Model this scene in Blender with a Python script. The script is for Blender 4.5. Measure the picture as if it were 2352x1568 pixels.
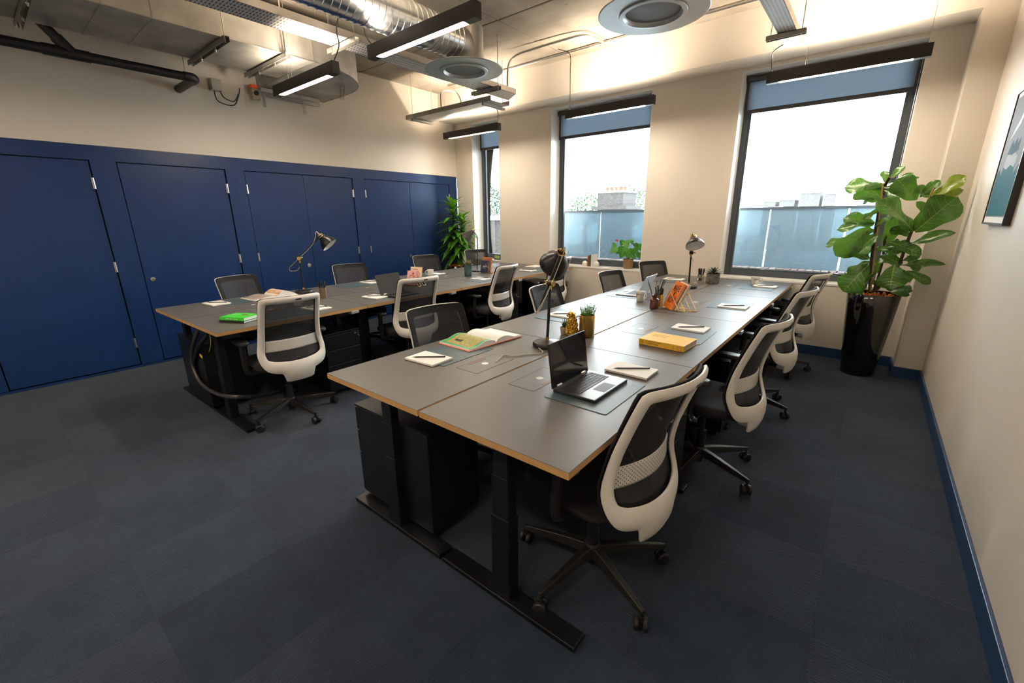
import bpy, bmesh, math, random
from mathutils import Vector, Matrix, Euler
random.seed(7)
for o in list(bpy.data.objects): bpy.data.objects.remove(o, do_unlink=True)
scene = bpy.context.scene
COL = scene.collection
# ------------------------------------------------------------------ camera
CAM = Vector((0, 0, 1.5)); FPX = 987.544
_y, _p, _r = -0.68349, -0.28149, -0.00949
CW = Vector((math.sin(_y)*math.cos(_p), math.cos(_y)*math.cos(_p), math.sin(_p)))
_r0 = Vector((math.cos(_y), -math.sin(_y), 0)); _u0 = _r0.cross(CW)
CR = math.cos(_r)*_r0 + math.sin(_r)*_u0
CU = -math.sin(_r)*_r0 + math.cos(_r)*_u0
cd = bpy.data.cameras.new('camera'); cam = bpy.data.objects.new('camera', cd); COL.objects.link(cam)
cd.sensor_width = 36; cd.lens = FPX/2352*36; cd.clip_start = .02; cd.clip_end = 300
cam.matrix_world = Matrix(((CR.x, CU.x, -CW.x, CAM.x), (CR.y, CU.y, -CW.y, CAM.y), (CR.z, CU.z, -CW.z, CAM.z), (0, 0, 0, 1)))
scene.camera = cam
# ------------------------------------------------------------------ sky and exposure
world = bpy.data.worlds.new('overcast_sky'); scene.world = world; world.use_nodes = True
bg = world.node_tree.nodes['Background']; bg.inputs[0].default_value = (0.90, 0.96, 1.0, 1); bg.inputs[1].default_value = 11.0
LAMP_DOWN, LAMP_UP = 80.0, 160.0
vs = scene.view_settings; vs.view_transform = 'Standard'; vs.look = 'None'; vs.gamma = 1; vs.exposure = 0.92; vs.use_curve_mapping = False
# ------------------------------------------------------------------ pixels of the photograph -> points of the place
def ray(x, y): return (x-1176)/FPX*CR - (y-784)/FPX*CU + CW
def PX(u_, v_, **k):
    """point seen at pixel x, y on the plane x=, y= or z="""
    d = ray(u_, v_); (ax, v), = k.items(); i = 'xyz'.index(ax)
    return CAM + d*((v-CAM[i])/d[i])
def PV(x, y, base, off=0.0):
    """point seen at pixel x, y on the upright plane through base that faces the viewer, pushed off metres further"""
    n = Vector((CW.x, CW.y, 0)).normalized(); d = ray(x, y)
    return CAM + d*(((Vector(base)-CAM).dot(n)+off)/d.dot(n))
# ------------------------------------------------------------------ objects
def setp(o, label=None, cat=None, group=None, kind=None):
    if label: o['label'] = label
    if cat: o['category'] = cat
    if group: o['group'] = group
    if kind: o['kind'] = kind
    return o
def empty(name, loc=(0, 0, 0), rz=0, label=None, cat=None, group=None):
    o = bpy.data.objects.new(name, None); COL.objects.link(o); o.empty_display_size = .05
    o.location = loc; o.rotation_euler = (0, 0, rz)
    return setp(o, label, cat, group)
def copy_tree(o, parent=None):
    c = o.copy(); COL.objects.link(c); c.parent = parent
    for ch in list(o.children): copy_tree(ch, c)
    return c
class MB:
    def __init__(s): s.v = []; s.f = []; s.m = []; s.mi = 0
    def add(s, vs, fs):
        n = len(s.v); s.v += [tuple(q) for q in vs]
        for f in fs: s.f.append(tuple(i+n for i in f)); s.m.append(s.mi)
        return s
    def box(s, c, d, R=None):
        hx, hy, hz = d[0]/2, d[1]/2, d[2]/2; c = Vector(c)
        P = [Vector((x, y, z)) for z in (-hz, hz) for y in (-hy, hy) for x in (-hx, hx)]
        if R is not None: P = [R @ p for p in P]
        return s.add([c+p for p in P], [(0, 2, 3, 1), (4, 5, 7, 6), (0, 1, 5, 4), (2, 6, 7, 3), (0, 4, 6, 2), (1, 3, 7, 5)])
    def lim(s, a, b): return s.box([(a[i]+b[i])/2 for i in range(3)], [abs(b[i]-a[i]) for i in range(3)])
    def cyl(s, a, b, r0, r1=None, n=16, caps=True):
        a, b = Vector(a), Vector(b); r1 = r0 if r1 is None else r1; d = (b-a).normalized()
        u = d.orthogonal().normalized(); w = d.cross(u); P = []
        for c, r in ((a, r0), (b, r1)):
            for i in range(n):
                t = 2*math.pi*i/n; P.append(c + u*(r*math.cos(t)) + w*(r*math.sin(t)))
        F = [(i, (i+1) % n, n+(i+1) % n, n+i) for i in range(n)]
        if caps: F += [tuple(range(n))[::-1], tuple(range(n, 2*n))]
        return s.add(P, F)
    def tube(s, pts, r, n=8, closed=False):
        pts = [Vector(p) for p in pts]; k = len(pts); P = []; up = None
        rr = r if isinstance(r, (list, tuple)) else [r]*k
        for i, p in enumerate(pts):
            a = pts[(i-1) % k] if (closed or i > 0) else p; b = pts[(i+1) % k] if (closed or i < k-1) else p
            d = (b-a).normalized() if (b-a).length > 1e-9 else Vector((0, 0, 1))
            if up is None: up = d.orthogonal().normalized()
            up = (up - d*up.dot(d)); up = up.normalized() if up.length > 1e-6 else d.orthogonal().normalized()
            w = d.cross(up)
            for j in range(n):
                t = 2*math.pi*j/n; P.append(p + up*(rr[i]*math.cos(t)) + w*(rr[i]*math.sin(t)))
        F = []
        for i in range(k if closed else k-1):
            i2 = (i+1) % k
            for j in range(n): F.append((i*n+j, i*n+(j+1) % n, i2*n+(j+1) % n, i2*n+j))
        if not closed: F += [tuple(range(n))[::-1], tuple(range((k-1)*n, k*n))]
        return s.add(P, F)
    def lathe(s, prof, c=(0, 0, 0), n=28, R=None):
        c = Vector(c); P = []
        for r, z in prof:
            for i in range(n):
                t = 2*math.pi*i/n; q = Vector((r*math.cos(t), r*math.sin(t), z)); P.append(c + (R @ q if R is not None else q))
        k = len(prof); F = [(a*n+i, a*n+(i+1) % n, (a+1)*n+(i+1) % n, (a+1)*n+i) for a in range(k-1) for i in range(n)]
        return s.add(P, F)
    def prism(s, poly, z0, z1, M=None):
        n = len(poly); P = [Vector((x, y, z)) for z in (z0, z1) for x, y in poly]
        if M is not None: P = [M @ p for p in P]
        return s.add(P, [tuple(range(n))[::-1], tuple(range(n, 2*n))]+[(i, (i+1) % n, n+(i+1) % n, n+i) for i in range(n)])
    def ico(s, c, r, sub=2, sq=(1, 1, 1), jit=0, R=None):
        b = bmesh.new(); bmesh.ops.create_icosphere(b, subdivisions=sub, radius=1)
        c = Vector(c); P = []
        for v in b.verts:
            q = Vector((v.co.x*sq[0], v.co.y*sq[1], v.co.z*sq[2]))*r
            if jit: q *= 1+random.uniform(-jit, jit)
            P.append(c + (R @ q if R is not None else q))
        F = [tuple(v.index for v in f.verts) for f in b.faces]; b.free(); return s.add(P, F)
    def build(s, name, mat, parent=None, smooth=False, bevel=0, label=None, cat=None, group=None, kind=None, seg=2):
        me = bpy.data.meshes.new(name); me.from_pydata(s.v, [], s.f)
        for m in (mat if isinstance(mat, (list, tuple)) else [mat]): me.materials.append(m)
        if any(s.m):
            for p, i in zip(me.polygons, s.m): p.material_index = i
        if smooth:
            for p in me.polygons: p.use_smooth = True
            try: me.set_sharp_from_angle(angle=math.radians(40 if smooth is True else smooth))
            except Exception: pass
        me.update()
        o = bpy.data.objects.new(name, me); COL.objects.link(o); o.parent = parent
        if bevel:
            b = o.modifiers.new('bevel', 'BEVEL'); b.width = bevel; b.segments = seg; b.limit_method = 'ANGLE'
        return setp(o, label, cat, group, kind)
def box(name, mat, a, b, parent=None, **k): return MB().lim(a, b).build(name, mat, parent, **k)
def text_mesh(name, body, size, mat, parent, M, depth=.0004, align='CENTER', xs=1.0, bold=0.0):
    cu = bpy.data.curves.new(name, 'FONT'); cu.body = body; cu.size = size; cu.align_x = align; cu.align_y = 'CENTER'; cu.extrude = depth; cu.offset = bold; cu.resolution_u = 2
    t = bpy.data.objects.new(name, cu); COL.objects.link(t)
    dg = bpy.context.evaluated_depsgraph_get(); me = bpy.data.meshes.new_from_object(t.evaluated_get(dg))
    bpy.data.objects.remove(t, do_unlink=True); me.transform(M @ Matrix.Diagonal((xs, 1, 1, 1)))
    me.materials.clear(); me.materials.append(mat)
    o = bpy.data.objects.new(name, me); COL.objects.link(o); o.parent = parent; return o
def frame_m(o, x, y):
    """matrix with origin o, local x and y axes along x and y"""
    x = Vector(x).normalized(); z = x.cross(Vector(y)).normalized(); y = z.cross(x)
    o = Vector(o); return Matrix(((x.x, y.x, z.x, o.x), (x.y, y.y, z.y, o.y), (x.z, y.z, z.z, o.z), (0, 0, 0, 1)))
def bez(pts, n=8):
    """smooth curve through the points"""
    pts = [Vector(p) for p in pts]; out = []
    for i in range(len(pts)-1):
        p0 = pts[max(i-1, 0)]; p1 = pts[i]; p2 = pts[i+1]; p3 = pts[min(i+2, len(pts)-1)]
        for j in range(n):
            t = j/n
            out.append(.5*((2*p1)+(p2-p0)*t+(2*p0-5*p1+4*p2-p3)*t*t+(3*p1-p0-3*p2+p3)*t**3))
    return out+[pts[-1]]
# ------------------------------------------------------------------ materials
MATS = {}
def mat(name, col, rough=.5, metal=0, spec=.5, noise=0, nscale=8, bump=0, bscale=60, coat=0, sheen=0, stretch=None, trans=0, alpha=1, emit=None, estr=0, col2=None, ior=None, aniso=0):
    m = bpy.data.materials.new(name); m.use_nodes = True; nt = m.node_tree; b = nt.nodes['Principled BSDF']; L = nt.links.new
    b.inputs['Base Color'].default_value = (*col, 1); b.inputs['Roughness'].default_value = rough; b.inputs['Metallic'].default_value = metal
    b.inputs['Specular IOR Level'].default_value = spec; b.inputs['Coat Weight'].default_value = coat; b.inputs['Coat Roughness'].default_value = .08
    b.inputs['Sheen Weight'].default_value = sheen; b.inputs['Transmission Weight'].default_value = trans; b.inputs['Alpha'].default_value = alpha
    if ior: b.inputs['IOR'].default_value = ior
    if aniso: b.inputs['Anisotropic'].default_value = aniso
    if emit: b.inputs['Emission Color'].default_value = (*emit, 1); b.inputs['Emission Strength'].default_value = estr
    tc = None
    if noise or col2 or bump:
        tc = nt.nodes.new('ShaderNodeTexCoord'); src = tc.outputs['Object']
        if stretch:
            mp = nt.nodes.new('ShaderNodeMapping'); mp.inputs['Scale'].default_value = stretch; L(src, mp.inputs[0]); src = mp.outputs[0]
    if noise or col2:
        n = nt.nodes.new('ShaderNodeTexNoise'); n.inputs['Scale'].default_value = nscale; n.inputs['Detail'].default_value = 6; L(src, n.inputs['Vector'])
        r = nt.nodes.new('ShaderNodeValToRGB'); r.color_ramp.elements[0].position = .35; r.color_ramp.elements[1].position = .65
        c2 = col2 if col2 else tuple(min(1, c*(1+noise)) for c in col); c1 = col if col2 else tuple(c*(1-noise) for c in col)
        r.color_ramp.elements[0].color = (*c1, 1); r.color_ramp.elements[1].color = (*c2, 1); L(n.outputs['Fac'], r.inputs[0]); L(r.outputs[0], b.inputs['Base Color'])
    if bump:
        n2 = nt.nodes.new('ShaderNodeTexNoise'); n2.inputs['Scale'].default_value = bscale; n2.inputs['Detail'].default_value = 3; L(src, n2.inputs['Vector'])
        bu = nt.nodes.new('ShaderNodeBump'); bu.inputs['Strength'].default_value = bump; bu.inputs['Distance'].default_value = .01; L(n2.outputs['Fac'], bu.inputs['Height']); L(bu.outputs[0], b.inputs['Normal'])
    MATS[name] = m; return m
def mix_transparent(name, col, rough, fac, spec=.5, tint=(1, 1, 1), metal=0):
    """a surface with open gaps: part opaque, part see-through"""
    m = mat(name, col, rough, metal, spec); nt = m.node_tree; b = nt.nodes['Principled BSDF']; out = nt.nodes['Material Output']
    t = nt.nodes.new('ShaderNodeBsdfTransparent'); t.inputs[0].default_value = (*tint, 1); x = nt.nodes.new('ShaderNodeMixShader'); x.inputs[0].default_value = fac
    nt.links.new(b.outputs[0], x.inputs[1]); nt.links.new(t.outputs[0], x.inputs[2]); nt.links.new(x.outputs[0], out.inputs[0]); return m
def emitter(name, col, s):
    m = bpy.data.materials.new(name); m.use_nodes = True; nt = m.node_tree; nt.nodes.remove(nt.nodes['Principled BSDF'])
    e = nt.nodes.new('ShaderNodeEmission'); e.inputs[0].default_value = (*col, 1); e.inputs[1].default_value = s; nt.links.new(e.outputs[0], nt.nodes['Material Output'].inputs[0]); MATS[name] = m; return m
M_wall = mat('cream_wall_paint', (.70, .635, .555), .55, noise=.015, nscale=3, bump=.02, bscale=250)
M_white = mat('sill_white_daylit_reveal', (.82, .80, .76), .35)
M_navy = mat('navy_satin_paint', (.009, .034, .125), .30, spec=.42, noise=.06, nscale=5, bump=.05, bscale=170)
M_skirt = mat('blue_skirting_paint', (.016, .048, .13), .35)
M_gap = mat('dark_shadow_gap', (.006, .009, .016), .8)
M_conc = mat('raw_concrete', (.25, .21, .165), .85, col2=(.43, .375, .305), nscale=1.6, bump=.25, bscale=30)
M_concdark = mat('concrete_joint', (.10, .085, .065), .9)
M_galv = mat('galvanised_steel', (.42, .40, .37), .42, metal=.9, noise=.16, nscale=5, bump=.03, bscale=18)
M_duct = mat('galvanised_duct_sheet', (.44, .42, .38), .50, metal=.75, noise=.22, nscale=3.2, bump=.03, bscale=9)
M_spiro = mat('bright_spiral_duct', (.72, .74, .76), .22, metal=1, noise=.08, nscale=6, bump=.06, bscale=10)
M_steel = mat('brushed_steel', (.62, .61, .59), .3, metal=1)
M_chrome = mat('chrome', (.85, .85, .85), .12, metal=1)
M_diff = mat('satin_grey_diffuser', (.46, .49, .50), .38, metal=.6)
M_diffmesh = mat('diffuser_mesh', (.20, .205, .21), .6, metal=.3, noise=.25, nscale=400)
M_blk = mat('black_powder_coat', (.0045, .005, .0062), .38, noise=.2, nscale=40)
M_blkplas = mat('black_plastic', (.012, .012, .013), .45)
M_blkgloss = mat('black_gloss_fibreglass', (.006, .006, .007), .10, spec=.6, coat=.6)
M_pend = mat('dark_bronze_anodised', (.030, .026, .023), .45, metal=.3, noise=.1, nscale=30)
M_glow = emitter('warm_led_diffuser', (1.0, .86, .68), LAMP_DOWN)
M_glowup = emitter('warm_led_uplight', (1.0, .85, .66), LAMP_UP)
M_frame = mat('dark_grey_window_frame', (.055, .066, .078), .42)
M_blind = mat('blue_grey_blind_fabric', (.20, .26, .33), .9, noise=.12, nscale=260)
M_blindbar = mat('blind_bar', (.045, .042, .05), .5)
M_lam = mat('grey_linoleum_top', (.105, .098, .095), .40, spec=.55, noise=.05, nscale=4, bump=.02, bscale=300)
M_mat = mat('slate_blue_desk_mat', (.055, .092, .108), .42, noise=.05, nscale=60)
M_cwhite = mat('white_chair_plastic', (.70, .665, .62), .42, spec=.4, bump=.01, bscale=300)
M_cfab = mat('charcoal_seat_fabric', (.0065, .0065, .007), .85, noise=.3, nscale=200)
M_mesh = mix_transparent('charcoal_back_mesh', (.018, .018, .020), .7, .16)
M_basegrey = mat('black_cast_base', (.020, .018, .017), .42, metal=.35)
M_paper = mat('white_paper', (.82, .795, .755), .7)
M_cream = mat('cream_paper', (.72, .62, .50), .7)
M_pencil = mat('black_pencil_lacquer', (.015, .014, .014), .4)
M_mug = mat('white_ceramic', (.74, .72, .68), .18, coat=.3)
M_brass = mat('brushed_brass', (.62, .40, .12), .26, metal=1, noise=.06, nscale=50, stretch=(1, 1, .05))
M_gold = mat('gold_wire', (.85, .58, .26), .25, metal=1)
M_goldleaf = mat('gold_glaze', (.60, .36, .055), .20, metal=.95, noise=.25, nscale=70, bump=.9, bscale=130)
M_lampblk = mat('matt_black_lamp', (.012, .012, .013), .33, metal=.2)
M_lampwhite = mat('lamp_shade_inside', (.72, .72, .70), .35)
M_leaf = mat('fiddle_leaf_green', (.034, .115, .014), .28, noise=.35, nscale=5, spec=.55)
M_leaf2 = mat('dracaena_leaf_green', (.035, .16, .012), .32, col2=(.11, .30, .02), nscale=9)
M_leaf3 = mat('anthurium_green', (.03, .19, .015), .30, col2=(.07, .32, .03), nscale=14)
M_vein = mat('pale_leaf_vein', (.30, .36, .12), .5)
M_bark = mat('dark_bark', (.055, .030, .018), .8, noise=.4, nscale=30)
M_chips = mat('orange_bark_chips', (.55, .15, .012), .8, noise=.35, nscale=60)
M_glass = None
for nm in ('leaf',): pass
for m_ in (M_leaf, M_leaf2, M_leaf3): m_.node_tree.nodes['Principled BSDF'].inputs['Subsurface Weight'].default_value = 0
def window_glass():
    m = bpy.data.materials.new('window_glass'); m.use_nodes = True; nt = m.node_tree; nt.nodes.remove(nt.nodes['Principled BSDF'])
    t = nt.nodes.new('ShaderNodeBsdfTransparent'); t.inputs[0].default_value = (.93, .97, .98, 1); g = nt.nodes.new('ShaderNodeBsdfGlossy'); g.inputs['Roughness'].default_value = .01
    f = nt.nodes.new('ShaderNodeFresnel'); f.inputs[0].default_value = 1.5; x = nt.nodes.new('ShaderNodeMixShader'); L = nt.links.new
    L(f.outputs[0], x.inputs[0]); L(t.outputs[0], x.inputs[1]); L(g.outputs[0], x.inputs[2]); L(x.outputs[0], nt.nodes['Material Output'].inputs[0]); return m
M_glass = window_glass()
def ply_mat():
    m = mat('birch_plywood_edge', (.50, .29, .12), .6); nt = m.node_tree; L = nt.links.new; b = nt.nodes['Principled BSDF']
    g = nt.nodes.new('ShaderNodeTexCoord'); w = nt.nodes.new('ShaderNodeTexWave'); w.wave_type = 'BANDS'; w.bands_direction = 'Z'; w.inputs['Scale'].default_value = 55; w.inputs['Distortion'].default_value = .4; w.inputs['Detail'].default_value = 1
    r = nt.nodes.new('ShaderNodeValToRGB'); r.color_ramp.elements[0].color = (.33, .17, .055, 1); r.color_ramp.elements[1].color = (.62, .38, .16, 1)
    L(g.outputs['Object'], w.inputs[0]); L(w.outputs['Fac'], r.inputs[0]); L(r.outputs[0], b.inputs['Base Color']); return m
M_ply = ply_mat()
def dots_mat(name, base, dot, scale, thr, axes=('X', 'Z'), alpha_dot=False):
    """evenly spaced round perforations, in the object's own coordinates"""
    m = mat(name, base, .45); nt = m.node_tree; L = nt.links.new; b = nt.nodes['Principled BSDF']
    g = nt.nodes.new('ShaderNodeTexCoord'); mp = nt.nodes.new('ShaderNodeMapping'); mp.inputs['Scale'].default_value = (scale, scale, scale)
    mp.inputs['Rotation'].default_value = (0, math.radians(45), 0) if axes == ('X', 'Z') else (0, 0, 0)
    s = nt.nodes.new('ShaderNodeSeparateXYZ'); L(g.outputs['Object'], mp.inputs[0]); L(mp.outputs[0], s.inputs[0]); dd = []
    for a in axes:
        fr = nt.nodes.new('ShaderNodeMath'); fr.operation = 'FRACT'; L(s.outputs[a], fr.inputs[0])
        sb = nt.nodes.new('ShaderNodeMath'); sb.operation = 'SUBTRACT'; sb.inputs[1].default_value = .5; L(fr.outputs[0], sb.inputs[0])
        pw = nt.nodes.new('ShaderNodeMath'); pw.operation = 'MULTIPLY'; L(sb.outputs[0], pw.inputs[0]); L(sb.outputs[0], pw.inputs[1]); dd.append(pw)
    ad = nt.nodes.new('ShaderNodeMath'); ad.operation = 'ADD'; L(dd[0].outputs[0], ad.inputs[0]); L(dd[1].outputs[0], ad.inputs[1])
    lt = nt.nodes.new('ShaderNodeMath'); lt.operation = 'LESS_THAN'; lt.inputs[1].default_value = thr; L(ad.outputs[0], lt.inputs[0])
    mx = nt.nodes.new('ShaderNodeMix'); mx.data_type = 'RGBA'; L(lt.outputs[0], mx.inputs[0]); mx.inputs[6].default_value = (*base, 1); mx.inputs[7].default_value = (*dot, 1); L(mx.outputs[2], b.inputs['Base Color']); return m
M_lumbar = dots_mat('perforated_white_band', (.70, .665, .62), (.03, .03, .03), 88, .035)
def slots_mat():
    m = mat('perforated_tray', (.62, .61, .59), .42, metal=.65); nt = m.node_tree; L = nt.links.new; b = nt.nodes['Principled BSDF']
    g = nt.nodes.new('ShaderNodeTexCoord'); s = nt.nodes.new('ShaderNodeSeparateXYZ'); L(g.outputs['Object'], s.inputs[0]); fl = []
    for a, sc, lim in (('X', 19, .62), ('Y', 42, .34)):
        mu = nt.nodes.new('ShaderNodeMath'); mu.operation = 'MULTIPLY'; mu.inputs[1].default_value = sc; L(s.outputs[a], mu.inputs[0])
        fr = nt.nodes.new('ShaderNodeMath'); fr.operation = 'FRACT'; L(mu.outputs[0], fr.inputs[0])
        lt = nt.nodes.new('ShaderNodeMath'); lt.operation = 'LESS_THAN'; lt.inputs[1].default_value = lim; L(fr.outputs[0], lt.inputs[0]); fl.append(lt)
    mu = nt.nodes.new('ShaderNodeMath'); mu.operation = 'MULTIPLY'; L(fl[0].outputs[0], mu.inputs[0]); L(fl[1].outputs[0], mu.inputs[1])
    mx = nt.nodes.new('ShaderNodeMix'); mx.data_type = 'RGBA'; L(mu.outputs[0], mx.inputs[0]); mx.inputs[6].default_value = (.62, .61, .59, 1); mx.inputs[7].default_value = (.03, .028, .025, 1); L(mx.outputs[2], b.inputs['Base Color']); return m
M_tray = slots_mat()
def carpet(name, c1, c2):
    m = mat(name, c1, .95, spec=.15, col2=c2, nscale=3.5, sheen=.15); nt = m.node_tree; L = nt.links.new; b = nt.nodes['Principled BSDF']
    n = [q for q in nt.nodes if q.type == 'TEX_NOISE'][0]; n.inputs['Detail'].default_value = 12; n.inputs['Roughness'].default_value = .75
    g = nt.nodes.new('ShaderNodeTexCoord'); mp = nt.nodes.new('ShaderNodeMapping'); mp.inputs['Scale'].default_value = (26, 190, 1); L(g.outputs['Object'], mp.inputs[0])
    n2 = nt.nodes.new('ShaderNodeTexNoise'); n2.inputs['Scale'].default_value = 1; n2.inputs['Detail'].default_value = 3; L(mp.outputs[0], n2.inputs['Vector'])
    bu = nt.nodes.new('ShaderNodeBump'); bu.inputs['Strength'].default_value = .9; bu.inputs['Distance'].default_value = .006; L(n2.outputs['Fac'], bu.inputs['Height']); L(bu.outputs[0], b.inputs['Normal']); return m
M_carpet = [carpet('slate_blue_carpet', (.012, .022, .039), (.022, .038, .063)), carpet('deep_blue_carpet', (.010, .018, .034), (.018, .032, .056)), carpet('dusky_blue_carpet', (.014, .022, .039), (.024, .038, .061))]
def plain(name, col, rough=.5, **k): return MATS.get(name) or mat(name, col, rough, **k)
# ================================================================== the room
XL, XR, YW, YN, YB, ZC, XN, ZS = -5.813, .578, 5.64, 5.29, -2.2, 3.42, .381, 3.01
HZ = .772
for m_ in M_carpet:                       # colour drift runs across the whole floor, not tile by tile
    nt = m_.node_tree; ge = nt.nodes.new('ShaderNodeNewGeometry'); n = [q for q in nt.nodes if q.type == 'TEX_NOISE' and q.inputs['Scale'].default_value > 2][0]
    nt.links.new(ge.outputs['Position'], n.inputs['Vector'])
fl = box('floor', M_gap, (XL-.6, YB-.1, -.12), (XR+.1, YW+.3, -.012), kind='structure')
tm = MB().box((0, 0, -.006), (.4994, .4994, .012)); tiles = []
nx, ny = 13, 16
for i in range(nx):
    for j in range(ny):
        x0 = XR-.5*i; x1 = max(x0-.5, XL); y1 = YW-.5*j; y0 = max(y1-.5, YB)
        if x0-x1 < .49 or y1-y0 < .49:
            o = MB().box((0, 0, -.006), (x0-x1-.0015, y1-y0-.0015, .012)).build('carpet_tile', random.choice(M_carpet), fl)
        else:
            k = random.choices((0, 1, 2), (5, 2, 2))[0]
            if len(tiles) < 3 and all(t[0] != k for t in tiles): o = tm.build('carpet_tile', M_carpet[k], fl); tiles.append((k, o.data))
            else:
                d = [t[1] for t in tiles if t[0] == k]
                o = bpy.data.objects.new('carpet_tile', d[0]) if d else None
                if o is None: o = tm.build('carpet_tile', M_carpet[k], fl); tiles.append((k, o.data))
                else: COL.objects.link(o); o.parent = fl
        o.location = ((x0+x1)/2, (y0+y1)/2, 0)
        if (i+j) % 2: o.rotation_euler = (0, 0, math.pi/2) if (x0-x1 > .49 and y1-y0 > .49) else (0, 0, 0)
ce = box('ceiling', M_concdark, (XL-.6, YB-.1, ZC+.012), (XR+.1, YW+.3, ZC+.2), kind='structure')
xs = [XL-.55]+[x for x in (-5.73, -4.51, -3.31, -2.09, -.87, .35)]+[XR+.05]; ys = [YB-.05, -.92, 1.48, 3.885, YW+.25]
for i in range(len(xs)-1):
    for j in range(len(ys)-1):
        if xs[i+1]-xs[i] > .12:
            o = MB().box((0, 0, 0), (xs[i+1]-xs[i]-.010, ys[j+1]-ys[j]-.014, .016)).build('concrete_panel', M_conc, ce, bevel=.004)
            o.location = ((xs[i]+xs[i+1])/2, (ys[j]+ys[j+1])/2, ZC+.008+random.uniform(-.002, .002))
nt = M_conc.node_tree; ge = nt.nodes.new('ShaderNodeNewGeometry')
for q in nt.nodes:
    if q.type == 'TEX_NOISE': nt.links.new(ge.outputs['Position'], q.inputs['Vector'])
bb = nt.nodes['Principled BSDF']; rp = [q for q in nt.nodes if q.type == 'VALTORGB'][0]          # blow holes and stains in the cast surface
sp = nt.nodes.new('ShaderNodeTexNoise'); sp.inputs['Scale'].default_value = 14; sp.inputs['Detail'].default_value = 8; sp.inputs['Roughness'].default_value = .7; nt.links.new(ge.outputs['Position'], sp.inputs['Vector'])
r2 = nt.nodes.new('ShaderNodeValToRGB'); r2.color_ramp.elements[0].position = .26; r2.color_ramp.elements[1].position = .36; r2.color_ramp.elements[0].color = (.25, .22, .18, 1); r2.color_ramp.elements[1].color = (1, 1, 1, 1); nt.links.new(sp.outputs['Fac'], r2.inputs[0])
mx = nt.nodes.new('ShaderNodeMix'); mx.data_type = 'RGBA'; mx.blend_type = 'MULTIPLY'; mx.inputs[0].default_value = 1; nt.links.new(rp.outputs[0], mx.inputs[6]); nt.links.new(r2.outputs[0], mx.inputs[7]); nt.links.new(mx.outputs[2], bb.inputs['Base Color'])
MB().lim((XL-.62, YB-.1, 2.183), (XL, YW+.25, ZC)).lim((XL-.62, YB-.1, -.012), (XL-.54, YW+.25, 2.183)).build('wall_left', M_wall, kind='structure')
box('wall_right', M_wall, (XR, YB-.1, -.012), (XR+.1, YW+.25, ZC), kind='structure')
box('wall_rear', M_wall, (XL-.6, YB-.1, -.012), (XR, YB, ZC), kind='structure')
WIN = [(-5.42, -4.82), (-3.83, -2.345), (-1.357, .119)]; WZ0, WZ1 = .772, 2.975
wb = MB(); edges = [XL]+[e for w in WIN for e in w]+[XR]; YO = 5.98
for i in range(0, len(edges), 2): wb.lim((edges[i], YW, -.012), (edges[i+1], YO, ZC))
for a, b in WIN: wb.lim((a, YW, -.012), (b, YO, WZ0)).lim((a, YW, WZ1), (b, YO, ZC))
wb.build('wall_back', M_wall, kind='structure')
box('trim_1', M_wall, (XL, YN, ZS), (XR, YW, ZC), kind='structure', label='cream boxed bulkhead running above the windows')
box('wall_nib', M_wall, (XN, YN, -.012), (XR, YW, ZS), kind='structure', label='cream pier beside the right hand window')
for nm, a, b in (('baseboard_right', (XR-.016, YB, 0), (XR, YN, .104)), ('baseboard_back', (XL+.02, YW-.016, 0), (XN, YW, .104)), ('baseboard_nib', (XN-.016, YN-.016, 0), (XR-.016, YN, .104)), ('baseboard_pier', (XN-.016, YN, 0), (XN, YW-.016, .104))):
    box(nm, M_skirt, a, b, kind='structure', bevel=.003)
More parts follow.
